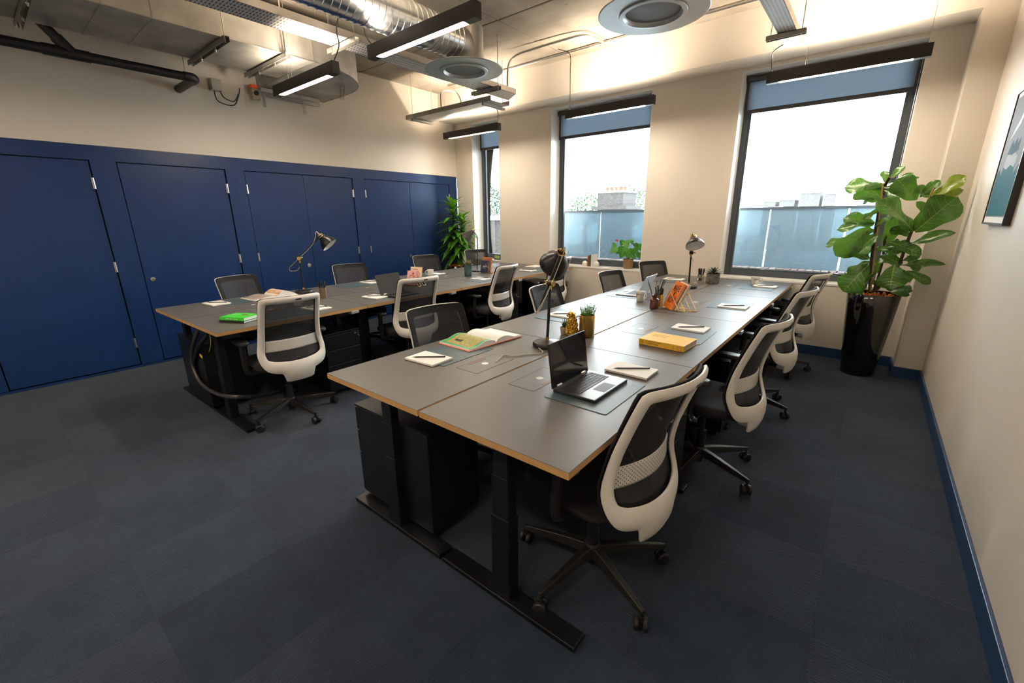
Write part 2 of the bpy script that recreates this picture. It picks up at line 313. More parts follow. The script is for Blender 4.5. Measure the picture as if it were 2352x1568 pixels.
# ------------------------------------------------------------------ windows
def blind_mat():
    m = mat('backlit_blind_fabric', (.33, .40, .47), .9, noise=.12, nscale=240); nt = m.node_tree; b = nt.nodes['Principled BSDF']
    t = nt.nodes.new('ShaderNodeBsdfTranslucent'); t.inputs[0].default_value = (.30, .35, .40, 1); x = nt.nodes.new('ShaderNodeMixShader'); x.inputs[0].default_value = .5
    nt.links.new(b.outputs[0], x.inputs[1]); nt.links.new(t.outputs[0], x.inputs[2]); nt.links.new(x.outputs[0], nt.nodes['Material Output'].inputs[0]); return m
M_blindlit = blind_mat()
wl = ['narrow window in the corner by the blue cupboards', 'middle window with books and a potted plant on its sill', 'wide window beside the tall leafy plant']
for k, (a, b) in enumerate(WIN):
    w = empty('window_%d' % (k+1), ((a+b)/2, 5.9, WZ0)); w['kind'] = 'structure'; w['label'] = wl[k]
    c = Vector(w.location); L_ = lambda p: tuple(Vector(p)-c)
    f = MB(); y0, y1, t = 5.87, 5.95, .062
    for p, q in (((a, y0, WZ0+.018), (a+t, y1, WZ1)), ((b-t, y0, WZ0+.018), (b, y1, WZ1)), ((a+t, y0, WZ0+.018), (b-t, y1, WZ0+.018+t)), ((a+t, y0, WZ1-t), (b-t, y1, WZ1))): f.lim(L_(p), L_(q))
    f.build('window_frame', M_frame, w, bevel=.004)
    s = MB(); t2 = .022; A, B, C, D = a+t, b-t, WZ0+.018+t, WZ1-t
    for p, q in (((A, y0+.015, C), (A+t2, y1-.02, D)), ((B-t2, y0+.015, C), (B, y1-.02, D)), ((A+t2, y0+.015, C), (B-t2, y1-.02, C+t2)), ((A+t2, y0+.015, D-t2), (B-t2, y1-.02, D))): s.lim(L_(p), L_(q))
    s.build('glazing_bead', M_frame, w)
    box('pane', M_glass, L_((A, 5.905, C)), L_((B, 5.909, D)), w)
    box('window_sill', M_white, L_((a, YW-.004, WZ0)), L_((b, y0, WZ0+.018)), w)
    r = MB().lim(L_((a, YW, WZ0+.018)), L_((a+.006, y0, WZ1))).lim(L_((b-.006, YW, WZ0+.018)), L_((b, y0, WZ1))).lim(L_((a+.006, YW, WZ1-.006)), L_((b-.006, y0, WZ1)))
    r.build('daylight_white_reveal', M_white, w)  # cream reveals drawn white; the daylight on them is put into the colour
    rb = empty('roller_blind', ((a+b)/2, 5.81, 2.93), 0, 'blue grey roller blind drawn a little down over the %s' % ['narrow corner window', 'middle window', 'wide window by the tall plant'][k], 'blind', 'window roller blinds')
    h = (b-a)/2-.02
    MB().cyl((-h, 0, 0), (h, 0, 0), .030, n=20).build('roller_tube', M_blindbar, rb, smooth=True)
    box('blind_fabric', M_blindlit, (-h+.02, .018, -.305), (h-.02, .020, .0), rb)
    box('side_channel', M_blindbar, (-h-.005, .022, -.34), (-h+.028, .05, .03), rb); box('side_channel', M_blindbar, (h-.028, .022, -.34), (h+.005, .05, .03), rb)
    box('bottom_bar', M_blindbar, (-h+.01, .006, -.345), (h-.01, .034, -.305), rb, bevel=.006)
    MB().tube([(h+.004, -.01, 0), (h+.004, -.012, -.9), (h+.004, -.03, -1.3)], .0025, 5).build('bead_chain', M_steel, rb)
# ------------------------------------------------------------------ blue cupboards along the left wall
CF = XL
bays = [(-2.2, -.16, [(-2.0, -1.13), (-1.13, -.26)], 'plain navy cupboard bay at the far left edge of the picture'),
        (-.16, .978, [(-.061, .878)], 'navy cupboard with one tall door, first from the left, no lock in view'),
        (.978, 2.11, [(1.077, 2.010)], 'navy cupboard with one tall door and a round steel lock on its left edge'),
        (2.11, 3.70, [(2.212, 2.905), (2.905, 3.602)], 'navy double door cupboard behind the far black desk lamp'),
        (3.70, 5.637, [(3.795, 4.61), (4.61, 5.455)], 'navy double door cupboard next to the leafy plant in the corner')]
for k, (y0, y1, ds, lab) in enumerate(bays):
    c = empty('storage_cupboard', (CF, (y0+y1)/2, 0), 0, lab, 'cupboard', 'navy storage cupboards'); yo = (y0+y1)/2
    T = .024; dz0, dz1 = .026, 2.045; fr = MB(); d0, d1 = ds[0][0], ds[-1][1]
    fr.lim((-T, y0-yo+.0002, .026), (0, d0-.005-yo, 2.181)).lim((-T, d1+.005-yo, .026), (0, y1-yo-.0002, 2.181)).lim((-T, d0-.005-yo, dz1+.006), (0, d1+.005-yo, 2.181))
    fr.build('face_frame', M_navy, c)
    box('plinth', M_navy, (-T-.004, y0-yo, 0), (-.004, y1-yo, .021), c)
    box('carcass_back', M_gap, (-.5, y0-yo, .02), (-.055, y1-yo, 2.17), c)
    for n, (a, b) in enumerate(ds):
        g = .004 if len(ds) == 1 else .0025
        d = box('door', M_navy, (-T-.012, a+g-yo, dz0+.006), (-.011, b-g-yo, dz1-.001), c, bevel=.002)
        sides = []
        if len(ds) == 1: sides = [b]
        else: sides = [a if n == 0 else b]
        for s in sides:
            for z in (1.845, 1.055, .265):
                sg = -1 if s == b else 1
                MB().cyl((-.003, s+sg*.002-yo, z-.05), (-.003, s+sg*.002-yo, z+.05), .0075, n=10).box((-.008, s+sg*.008-yo, z), (.006, .014, .1)).build('hinge', M_steel, d)
        if k == 2 or (k > 2 and n == 0):
            yl = a+.067 if k == 2 else b-.075
            MB().cyl((-.012, yl-yo, .903), (-.005, yl-yo, .903), .024, n=24).cyl((-.005, yl-yo, .903), (-.001, yl-yo, .903), .010, n=16).box((-.001, yl-yo, .903), (.003, .003, .014)).build('lock_disc', M_chrome, d, smooth=True)
# ------------------------------------------------------------------ access panels, framed poster
for i, (y0, y1, lab) in enumerate(((-.3, .787, 'flush access panel behind the black waste pipe'), (2.362, 3.262, 'flush access panel where the duct enters the wall'))):
    o = box('access_panel', M_wall, (0, -(y1-y0)/2, -.145), (.004, (y1-y0)/2, .145)); o.location = (XL, (y0+y1)/2, 2.892); setp(o, lab, 'panel', 'wall access panels')
def poster_mat():
    m = mat('abstract_poster_print', (.55, .57, .60), .4); return m
ps = empty('framed_poster', (XR, 3.87, 1.43), 0, 'tall framed print of teal and grey shapes on the right wall', 'picture')
W2_, H2_ = .30, .76
fr = MB()
for a, b in (((-.032, -W2_, 0), (0, -W2_+.012, H2_)), ((-.032, W2_-.012, 0), (0, W2_, H2_)), ((-.032, -W2_+.012, 0), (0, W2_-.012, .012)), ((-.032, -W2_+.012, H2_-.012), (0, W2_-.012, H2_))): fr.lim(a, b)
fr.build('picture_frame', mat('dark_picture_frame', (.035, .028, .024), .35), ps)
box('mount', M_paper, (-.026, -W2_+.012, .012), (-.002, W2_-.012, H2_-.012), ps)
box('print', plain('poster_grey', (.30, .32, .35), .7, spec=.1), (-.0265, -W2_+.03, .045), (-.026, W2_-.03, H2_-.04), ps)
def flat(poly, x): return [(x, -u, v) for u, v in poly]
def blob(name, poly, x, m):
    n = len(poly); MB().add(flat(poly, x), [tuple(range(n))]).build(name, m, ps)
wv = [(-.27+.54*i/24, .30+.02*math.sin(i*.9)+(.05 if 5 < i < 19 else 0)) for i in range(25)]
blob('teal_shape', [(-.27, .05)]+[(.27, .05)]+wv[::-1], -.0268, plain('poster_teal', (.012, .13, .17), .7, spec=.1))
blob('pale_shape', [(-.14, .33), (-.06, .31), (.04, .33), (.13, .31), (.15, .37), (.03, .40), (-.12, .39)], -.0271, plain('poster_pale', (.48, .52, .54), .7, spec=.1))
blob('dark_shape', [(-.13, .40), (.0, .385), (.13, .40), (.12, .47), (.07, .44), (.03, .475), (-.02, .44), (-.07, .475), (-.1, .44)], -.0272, plain('poster_deep_teal', (.012, .07, .11), .7, spec=.1))
blob('orange_streak', [(-.20, .47), (-.03, .58), (.05, .66), (.08, .64), (0, .55)], -.0273, plain('poster_orange', (.75, .36, .18)))
# ------------------------------------------------------------------ outside: terrace, parapet bricks, balustrade, roofs, trees
box('ground_terrace', mat('grey_terrace', (.30, .30, .30), .9), (-14, 6.3, -.6), (6, 40, -.1), kind='structure')
pw = box('wall_parapet', mat('parapet_mortar', (.06, .055, .05), .9), (-4.7, 5.985, -.3), (1.0, 6.17, .80), kind='structure')
BM = [mat('brick_cream', (.17, .128, .108), .85, noise=.15, nscale=40), mat('brick_pink', (.12, .07, .06), .85, noise=.15, nscale=40), mat('brick_red', (.08, .010, .014), .8, noise=.2, nscale=40)]
bd = {}
for i in range(76):
    x = -4.66+i*.0745; k = random.choices((0, 1, 2), (6, 3, .6))[0]
    if k not in bd: o = MB().box((0, 0, 0), (.062, .175, .075)).build('brick', BM[k], pw, bevel=.003); bd[k] = o
    else: o = bd[k].copy(); COL.objects.link(o)
    o.location = (x, 6.075, .838); o.rotation_euler = (random.uniform(-.02, .02), 0, random.uniform(-.02, .02))
bal = empty('glass_balustrade', (-2, 6.36, .80), 0, 'blue tinted glass balustrade on the parapet outside the windows', 'balustrade')
M_bal = mix_transparent('blue_tinted_screen_glass', (.20, .27, .32), .15, .13, .5, (.6, .8, .88))
for i in range(8):
    x1 = .533+.777-i*.777; x0 = x1-.777+.018
    box('glass_panel', M_bal, (x0+2, -.008, .045), (x1+2, .008, .76), bal)
    box('clamp_post', M_frame, (x1+2+.001, -.012, 0), (x1+2+.017, .012, .06), bal)
box('top_rail', M_frame, (-4.92+2, -.02, .76), (1.31+2, .02, .79), bal); box('bottom_rail', M_frame, (-4.92+2, -.02, 0), (1.31+2, .02, .045), bal)
def stone_mat(name, a, b, sc):
    m = mat(name, a, .9); nt = m.node_tree; L = nt.links.new; br = nt.nodes.new('ShaderNodeTexBrick'); g = nt.nodes.new('ShaderNodeTexCoord'); mp = nt.nodes.new('ShaderNodeMapping'); mp.inputs['Rotation'].default_value = (math.pi/2, 0, 0)
    br.inputs['Color1'].default_value = (*a, 1); br.inputs['Color2'].default_value = (*b, 1); br.inputs['Mortar'].default_value = (*[c*2.2 for c in b], 1); br.inputs['Scale'].default_value = sc; br.inputs['Mortar Size'].default_value = .012; br.inputs['Bias'].default_value = -.2
    L(g.outputs['Object'], mp.inputs[0]); L(mp.outputs[0], br.inputs[0]); L(br.outputs['Color'], nt.nodes['Principled BSDF'].inputs['Base Color']); return m
M_stone = stone_mat('old_stock_brickwork', (.018, .015, .014), (.042, .036, .032), 8.0)
M_pale = mat('pale_render', (.60, .58, .56), .9); M_paleb = stone_mat('pale_weathered_brick', (.045, .042, .040), (.07, .066, .062), 6.0)
def bounds(x0, y0, x1, y1, Y): a = PX(x0, y1, y=Y); b = PX(x1, y0, y=Y); return a, b
def chimney(px, Y, depth, lab, pots, mtl, grp):
    a, b = bounds(*px, Y); t = empty('chimney_stack', ((a.x+b.x)/2, Y, a.z), 0, lab, 'chimney', grp); w = b.x-a.x; h = b.z-a.z
    box('stack', mtl, (-w/2, 0, 0), (w/2, depth, h), t)
    box('cap', M_pale, (-w/2*1.06, -.03, h), (w/2*1.06, depth+.03, h+.06*w), t)
    if pots: MB().prism([(-w*.68, -.1), (w*.68, -.1), (w*.68, depth+.1), (-w*.68, depth+.1)], -.12*w, 0).build('shoulder', mtl, t)
    for i in range(pots):
        x = -w*.36+w*.72*i/max(1, pots-1); r = w*.055*(1.2 if i % 2 else .95)
        MB().lathe([(r*1.1, 0), (r, .02*w), (r*.9, .12*w), (r*1.1, .13*w), (r*1.1, .155*w)], (x, depth*.4, h+.06*w), 10).build('chimney_pot', plain('terracotta_pot', (.10, .032, .015), .8), t)
    box('breast', mtl, (-w/2*.99, .1, -3.5), (w/2*.99, depth-.1, -.1*w), t)
chimney((1372, 441, 1432, 474), 15, 1.1, 'brick chimney stack with a row of clay pots seen through the middle window', 5, M_stone, 'chimneys outside')
for p, n, lab in (((1753, 463, 1782, 474), 0, 'low pale chimney block, leftmost beyond the wide window'), ((1789, 459, 1826, 474), 0, 'pale chimney block, second from left beyond the wide window'), ((1835, 442, 1886, 474), 0, 'tallest pale chimney block beyond the wide window'), ((1889, 445, 1921, 474), 0, 'pale chimney block nearest the tall plant, beyond the wide window')):
    chimney(p, 24, 1.5, lab, n, M_paleb, 'chimneys outside')
a, b = bounds(1060, 505, 1240, 640, 9.5)
rw = empty('brick_outhouse', (a.x, 9.5, a.z), 0, 'old brick outbuilding with a white flat roof seen through the corner window', 'building')
box('wall', M_stone, (-1, 0, -1), (b.x-a.x-1.2, 2, b.z-a.z), rw); box('roof_edge', M_pale, (-1.1, -.1, b.z-a.z), (b.x-a.x-1.1, 2.1, b.z-a.z+.12), rw)
box('roof_rail', M_frame, (-1.1, -.12, b.z-a.z+.05), (b.x-a.x-1.1, -.09, b.z-a.z+.065), rw)
M_fol = [mat('tree_foliage_pale', (.024, .055, .012), .8, noise=.4, nscale=3), mat('tree_foliage_deep', (.010, .048, .014), .8, noise=.4, nscale=3)]
def tree(cx, cy, Y, rx, rz, lab, m, n=1300):
    c = PX(cx, cy, y=Y); s = (PX(cx+10, cy, y=Y)-c).length/10; rx *= s; rz *= s
    t = empty('tree', (c.x, Y, -.1), 0, lab, 'tree', 'trees outside')
    MB().cyl((0, 0, 0), (0, 0, c.z+.1), .14, .06, 8).build('trunk', M_bark, t)
    rnd = random.Random(int(cx)); B = MB()
    for i in range(n):
        while True:
            p = Vector((rnd.uniform(-1, 1), rnd.uniform(-1, 1), rnd.uniform(-1, 1)))
            if .25 < p.length < 1: break
        q = Vector((p.x*rx, p.y*rx, c.z+.1+p.z*rz)); d = Vector((rnd.uniform(-1, 1), rnd.uniform(-1, 1), rnd.uniform(-1, 1))).normalized()*.055*max(rx, rz); e = d.orthogonal().normalized()*d.length*.55
        B.add([q-d, q+e, q+d, q-e], [(0, 1, 2, 3)])
    B.build('crown', m, t, kind='stuff')
tree(1345, 480, 18, 40, 34, 'pale leafy tree left of the chimney beyond the middle window', M_fol[0])
tree(1450, 470, 18, 36, 44, 'pale leafy tree right of the chimney beyond the middle window', M_fol[0])
tree(1124, 470, 13, 24, 36, 'bright green tree above the white roof beyond the corner window', M_fol[1])
# ================================================================== things hanging from the ceiling
def rod(p, t, z1=ZC, r=.004, name='hanger_rod'):
    return MB().cyl(p, (p[0], p[1], z1), r, n=6).build(name, M_steel, t)
# ------------------------------------------------------------------ linear pendant lights
def pendant():
    t = empty('linear_pendant_light'); L, W, H = 1.11, .062, .092
    h = MB()                                   # open channel: two sides, ends, web in the middle
    h.lim((-L/2, -W/2, 0), (L/2, -W/2+.003, H)).lim((-L/2, W/2-.003, 0), (L/2, W/2, H)).lim((-L/2, -W/2+.003, 0), (-L/2+.1, W/2-.003, H)).lim((L/2-.1, -W/2+.003, 0), (L/2, W/2-.003, H)).lim((-L/2+.1, -W/2+.003, .03), (L/2-.1, W/2-.003, .05))
    h.build('housing', M_pend, t, bevel=.001)
    d = MB(); w = W/2-.006
    pts = [(-L/2+.10+w*math.cos(a)+w, w*math.sin(a)) for a in [math.pi/2+i*math.pi/10 for i in range(11)]]+[(L/2-.10-w+w*math.cos(a), w*math.sin(a)) for a in [-math.pi/2+i*math.pi/10 for i in range(11)]]
    d.prism(pts, .002, .008); d.build('down_diffuser', M_glow, t)
    MB().prism([(x, y) for x, y in pts], .066, .070).build('up_diffuser', M_glowup, t)
    for s in (-1, 1): MB().cyl((s*(L/2-.03), 0, H), (s*(L/2-.03), 0, H+.02), .006, n=8).build('suspension_gripper', M_steel, t)
    return t
ZP = 2.65
P_ = pendant(); first = True
pl = [((-2.61, 2.23), 'dark linear pendant light, largest and nearest, under the spiral duct', True), ((-4.20, 2.22), 'dark linear pendant light under the rectangular metal duct', True), ((-4.77, 4.95), 'dark linear pendant light in the corner by the cupboards and narrow window', True), ((-2.60, 4.97), 'dark linear pendant light in front of the middle window', True), ((-.425, 4.95), 'dark linear pendant light in front of the wide window by the tall plant', True),
      ((-2.61, -.52), 'dark linear pendant light behind the viewer, out of the picture', False), ((-4.02, -.52), 'dark linear pendant light behind the viewer at the cupboards, out of the picture', False), ((-.62, -.52), 'unseen linear pendant light added behind the viewer near the right wall, out of the picture', False)]  # rear row unseen; its right wall light added to brighten the near walls
pend = []; WR = {1: (-.27, .525), 2: (-.2, .33), 6: (-.27, .525), 7: (-.35, .45)}
for (x, y), lab, vis in pl:
    t = P_ if first else copy_tree(P_); first = False
    t.location = (x, y, ZP); setp(t, lab, 'light', 'linear pendant lights'); pend.append(t)
    for s in WR.get(len(pend), (-.525, .525)): MB().cyl((s, 0, .09), (s, 0, ZC-ZP), .0012, n=5).build('suspension_wire', M_steel, t)
def cord(t, pts, r=.0045): MB().tube(bez(pts, 6), r, 6).build('power_cord', M_blkplas, t)
cord(pend[0], [(-.525, .01, .09), (-.61, .0, .2), (-.61, .02, .45), (-.62, .03, .77)]); cord(pend[1], [(.50, .01, .09), (.63, .0, .18), (.62, .0, .27), (.64, .0, .34), (.64, .05, .42), (.65, .2, .5), (.66, .25, .77)])
cord(pend[2], [(.52, 0, .09), (.53, .0, .2), (.52, -.02, .29)]); cord(pend[3], [(-.5, 0, .09), (-.52, .02, .3), (-.5, -.02, .5), (-.5, -.04, .68), (-.62, -.1, .74)])
cord(pend[4], [(-.52, 0, .09), (-.54, .0, .2), (-.52, -.03, .26), (-.42, -.05, .30)])
# ------------------------------------------------------------------ round air diffusers
def diffuser(loc, lab, up, elbow=None):
    t = empty('round_air_diffuser', loc, 0, lab, 'air diffuser', 'round ceiling diffusers')
    MB().lathe([(.20, -.001), (.340, -.001), (.345, .002), (.345, .006), (.340, .009), (.2, .009)], n=64).build('face_plate', M_diff, t, smooth=25)
    MB().lathe([(.213, -.004), (.21, -.010), (.185, -.012), (.178, -.004), (.172, .012)], n=56).build('trim_ring', M_diff, t, smooth=True)
    MB().lathe([(0, .010), (.10, .006), (.172, .012)], n=48).build('perforated_grille', M_diffmesh, t, smooth=True)
    if elbow is None: MB().cyl((0, 0, .012), (0, 0, up), .13, n=32, caps=False).build('spigot', M_spiro, t, smooth=True)
    return t
d1 = diffuser((-3.05, 3.11, 2.75), 'round grey air diffuser at the end of the spiral duct', .3, elbow=True)
MB().lathe([(.105, .012), (.105, .33), (.10, .335), (0, .337)], (.05, .05, 0), 32).build('spigot', M_galv, d1, smooth=40)
diffuser((-1.33, 3.10, 2.75), 'round grey air diffuser at the top of the picture, in front of the concrete ceiling', ZC-2.75)
diffuser((-3.05, .72, 2.75), 'round grey air diffuser just cut off by the top left of the picture', .3, elbow=True)
sd = empty('spiral_duct', (-3.05, YB, 2.955), 0, 'shiny spiral wound round duct under the concrete ceiling', 'duct')
R_ = .135; L_ = 3.0-YB
b_ = MB(); prof = []
n = int(L_/.055)
for i in range(n):
    y = L_*i/n; prof += [(R_, y), (R_, y+.045), (R_+.004, y+.048), (R_+.004, y+.052)]
prof.append((R_, L_))
b_.lathe(prof, (0, 0, 0), 36, Matrix.Rotation(-math.pi/2, 3, 'X')); b_.build('duct_run', M_spiro, sd, smooth=30)
el = []
for i in range(9):
    a = math.pi/2*i/8; el.append((0, L_+.14*math.sin(a), -.14*(1-math.cos(a))))
MB().tube(el+[(0, L_+.14, -.19)], R_+.002, 36).build('elbow', M_galv, sd, smooth=True)
for y in (1.9, 3.4, 4.7): MB().tube([(R_*1.03*math.cos(a), y, R_*1.03*math.sin(a)) for a in [math.pi*2*i/28 for i in range(28)]], .004, 6, True).build('hanger_band', M_steel, sd); rod((0, y, R_), sd, ZC-2.955)
# ------------------------------------------------------------------ rectangular duct with its curved end
rd = empty('rectangular_duct', (-4.83, 0, 2.95), 0, 'large galvanised rectangular duct that curves into the left wall', 'duct')
poly = [(-.38, YB), (.39, YB), (.39, 2.5)]+[(-.38+.77*math.cos(a), 2.5+.80*math.sin(a)) for a in [i*math.pi/2/14 for i in range(1, 15)]]+[(XL+4.83, 3.30), (XL+4.83, 2.5), (-.38, 2.5)]
MB().prism(poly, 0, .30).build('duct_body', M_duct, rd, smooth=20)
for y in (-.6, .95, 1.24, 2.48):
    MB().lim((-.388, y-.006, -.004), (.398, y+.006, .0)).lim((.39, y-.006, 0), (.396, y+.006, .3)).lim((-.388, y-.006, 0), (-.38, y+.006, .3)).build('duct_seam', M_galv, rd)
MB().tube([(.392, YB, .001), (.392, 2.5, .001)]+[(-.38+.772*math.cos(a), 2.5+.802*math.sin(a), .001) for a in [i*math.pi/2/14 for i in range(1, 15)]]+[(XL+4.83, 3.302, .001)], .005, 6).build('bottom_seam', M_galv, rd)
def channel(name, a, b, w, h, t):
    a, b = Vector(a), Vector(b); d = (b-a).normalized(); s = d.cross(Vector((0, 0, 1))); m = MB(); M_ = frame_m((0, 0, 0), d, s).to_3x3()
    c = (a+b)/2; L = (b-a).length
    m.box(c+Vector((0, 0, h/2-.0015)), (L, w, .003), M_)
    for q in (-1, 1): m.box(c+s*(q*(w/2-.0015)), (L, .003, h), M_)
    return m.build(name, M_galv, t)
for i, y in enumerate((.60, 1.70, 2.19)):
    t = empty('duct_hanger', (-4.83, y, 2.925), 0, ['slotted steel channel under the duct at the top left corner', 'slotted steel channel under the middle of the duct', 'slotted steel channel under the duct beside the pendant light'][i], 'bracket', 'duct hanger brackets')
    channel('channel', (-.46, 0, 0), (.47, 0, 0), .042, .04, t)
    for x in (-.43, .43): rod((x, 0, -.02), t, ZC-2.925, .005)
    for x in (-.15, .2): MB().cyl((x, 0, -.045), (x, 0, .015), .006, n=6).cyl((x, 0, -.03), (x, 0, -.024), .011, n=6).build('bolt', M_steel, t)
for i, (x0, y0, x1, y1, lab) in enumerate(((-5.74, 2.37, -5.74, 3.2, 'steel channel along the wall under the duct end'), (-5.55, 2.42, -5.55, 3.1, 'second steel channel beside the wall, nearer the pendant light'), (-5.2, 3.20, -4.75, 2.95, 'short steel channel under the curve of the duct'))):
    t = empty('support_rail', (x0, y0, 2.89), 0, lab, 'bracket', 'steel rails under the duct end'); channel('channel', (0, 0, 0), (x1-x0, y1-y0, 0), .04, .04, t); rod((.0, .0, -.02), t, .06)
    if i == 0:
        for y in (.15, .62): MB().box((.02, y, -.06), (.004, .03, .16)).build('slotted_strap', M_galv, t)
t = empty('damper_actuator', (-5.66, 2.40, 2.89), 0, 'orange and black damper motor on the wall beside the duct', 'motor')
box('motor_body', mat('damper_beige', (.36, .28, .2), .5), (-.04, -.04, -.09), (.04, .05, .02), t, bevel=.006); box('motor_cap', mat('damper_orange', (.72, .09, .01), .45), (-.045, -.05, .02), (.045, .03, .055), t, bevel=.008)
MB().cyl((.04, 0, -.03), (.06, 0, -.03), .024, n=18).build('motor_dial', M_blkplas, t, smooth=True)
t = empty('junction_box', (-5.76, 2.05, 2.90), 0, 'small grey junction box under the duct with two looped cables', 'junction box')
box('enclosure', mat('grey_enclosure', (.42, .39, .34), .5), (-.045, -.05, -.06), (.045, .05, .05), t, bevel=.006)
MB().tube(bez([(.0, -.02, -.06), (.0, .0, -.16), (.02, .14, -.18), (.04, .2, -.08), (.05, .22, .0)], 6), .006, 6).tube(bez([(.02, .03, -.06), (.02, .06, -.12), (.03, .15, -.14), (.05, .2, -.06)], 6), .006, 6).build('looped_cable', M_blkplas, t)
# ------------------------------------------------------------------ black waste pipe
t = empty('waste_pipe', (-5.27, 1.68, 2.80), 0, 'black plastic waste pipe running along the left wall with a bent end', 'pipe')
MB().cyl((0, YB-1.68, 0), (0, -.03, 0), .037, n=20).build('pipe_run', M_blkplas, t, smooth=True)
MB().tube(bez([(0, -.06, 0), (0, 0, 0), (-.04, .035, 0), (-.10, .035, 0)], 5), .042, 20).build('elbow', M_blkplas, t, smooth=True)
MB().cyl((-.1, .035, 0), (-.535, .035, 0), .037, n=20).build('wall_stub', M_blkplas, t, smooth=True)
ym = PX(155, 118, x=-5.27).y-1.68
MB().cyl((0, ym-.15, 0), (0, ym+.13, 0), .043, n=20).build('coupling', M_blkplas, t, smooth=True)
MB().cyl((0, ym+.03, 0), (0, ym-.16, .24), .036, n=18).cyl((0, ym+.03, 0), (0, ym-.05, .10), .043, n=18).build('branch', M_blkplas, t, smooth=True)
for y in (ym-.35, -.04): rod((0, y, 0), t, ZC-2.8, .004)
# ------------------------------------------------------------------ cable trays
def tray(loc, w, l, lab, holes=M_tray, rz=0, cut=0):
    t = empty('cable_tray', loc, rz, lab, 'cable tray', 'galvanised cable trays')
    b = MB(); b.add([(0, 0, 0), (w, 0, 0), (w, l-cut, 0), (0, l, 0), (0, 0, .002), (w, 0, .002), (w, l-cut, .002), (0, l, .002)], [(0, 3, 2, 1), (4, 5, 6, 7), (0, 1, 5, 4), (2, 3, 7, 6), (0, 4, 7, 3), (1, 2, 6, 5)])
    b.build('perforated_base', holes, t)
    box('side_flange', M_galv, (0, 0, 0), (.002, l, .055), t); box('side_flange', M_galv, (w-.002, 0, 0), (w, l-cut, .055), t)
    return t
ta = tray((-3.85, YB, 2.92), .25, 4.70-YB, 'long perforated cable tray between the rectangular and the spiral duct', cut=.16)
for y in (.45, 2.35, 4.14):
    channel('trapeze', (-.09, y-YB, -.022), (.34, y-YB, -.022), .042, .04, ta)
    for x in (-.06, .31): rod((x, y-YB, -.04), ta, ZC-2.92)
    if y == 2.35: pass
tcx = tray((-3.90, 4.42, 2.88), .36, 1.66, 'short cable tray above the corner pendant light', rz=math.pi/2)
for y in (.12, 1.50):
    channel('trapeze', (-.02, y, -.022), (.40, y, -.022), .03, .03, tcx)
    for x in (.0, .37): rod((x, y, -.04), tcx, ZC-2.88)
M_holes = dots_mat('round_hole_tray', (.60, .60, .58), (.05, .05, .05), 42, .05, ('X', 'Y'))
td = tray((-.868, YB, 2.92), .13, 4.92-YB, 'narrow cable tray with round holes at the top of the picture', M_holes)
for y in (1.2, 4.55):
    channel('trapeze', (-.08, y-YB, -.022), (.20, y-YB, -.022), .042, .036, td)
    for x in (-.05, .17): rod((x, y-YB, -.04), td, ZC-2.92)
# ------------------------------------------------------------------ conduits on the ceiling and cross beam channels
for i, (pts, lab) in enumerate((([(-5.3, 5.05, 3.40), (-3.9, 5.06, 3.40), (-2, 5.05, 3.40), (.3, 5.05, 3.40)], 'thin steel conduit along the ceiling before the bulkhead'), ([(-3.70, 4.50, 2.94), (-3.70, 4.52, 3.22), (-3.66, 4.58, 3.33), (-3.5, 4.6, 3.36), (-3.0, 4.62, 3.37), (-2.75, 4.7, 3.38), (-2.7, 5.0, 3.38)], 'curved steel conduit rising from the end of the cable tray'), ([(-5.0, 4.62, 2.90), (-5.0, 4.62, 3.15), (-4.98, 4.7, 3.22), (-4.94, 4.85, 3.22), (-4.9, 4.9, 3.12), (-4.9, 4.9, 2.95)], 'hooped flexible conduit above the corner cable tray'))):
    p0 = Vector(pts[0]); t = MB().tube([Vector(p)-p0 for p in bez(pts, 7)], .0125, 10).build('conduit', M_steel, smooth=True, label=lab, cat='conduit', group='ceiling conduits'); t.location = p0
o = MB().tube([(-.64, 0, 0), (.64, 0, 0)], .02, 4).build('ceiling_channel', M_galv, label='steel channel fixed across the ceiling between duct and corner', cat='bracket'); o.location = (-4.75, 3.30, 3.40); o.rotation_euler = (0, 0, math.pi/2)
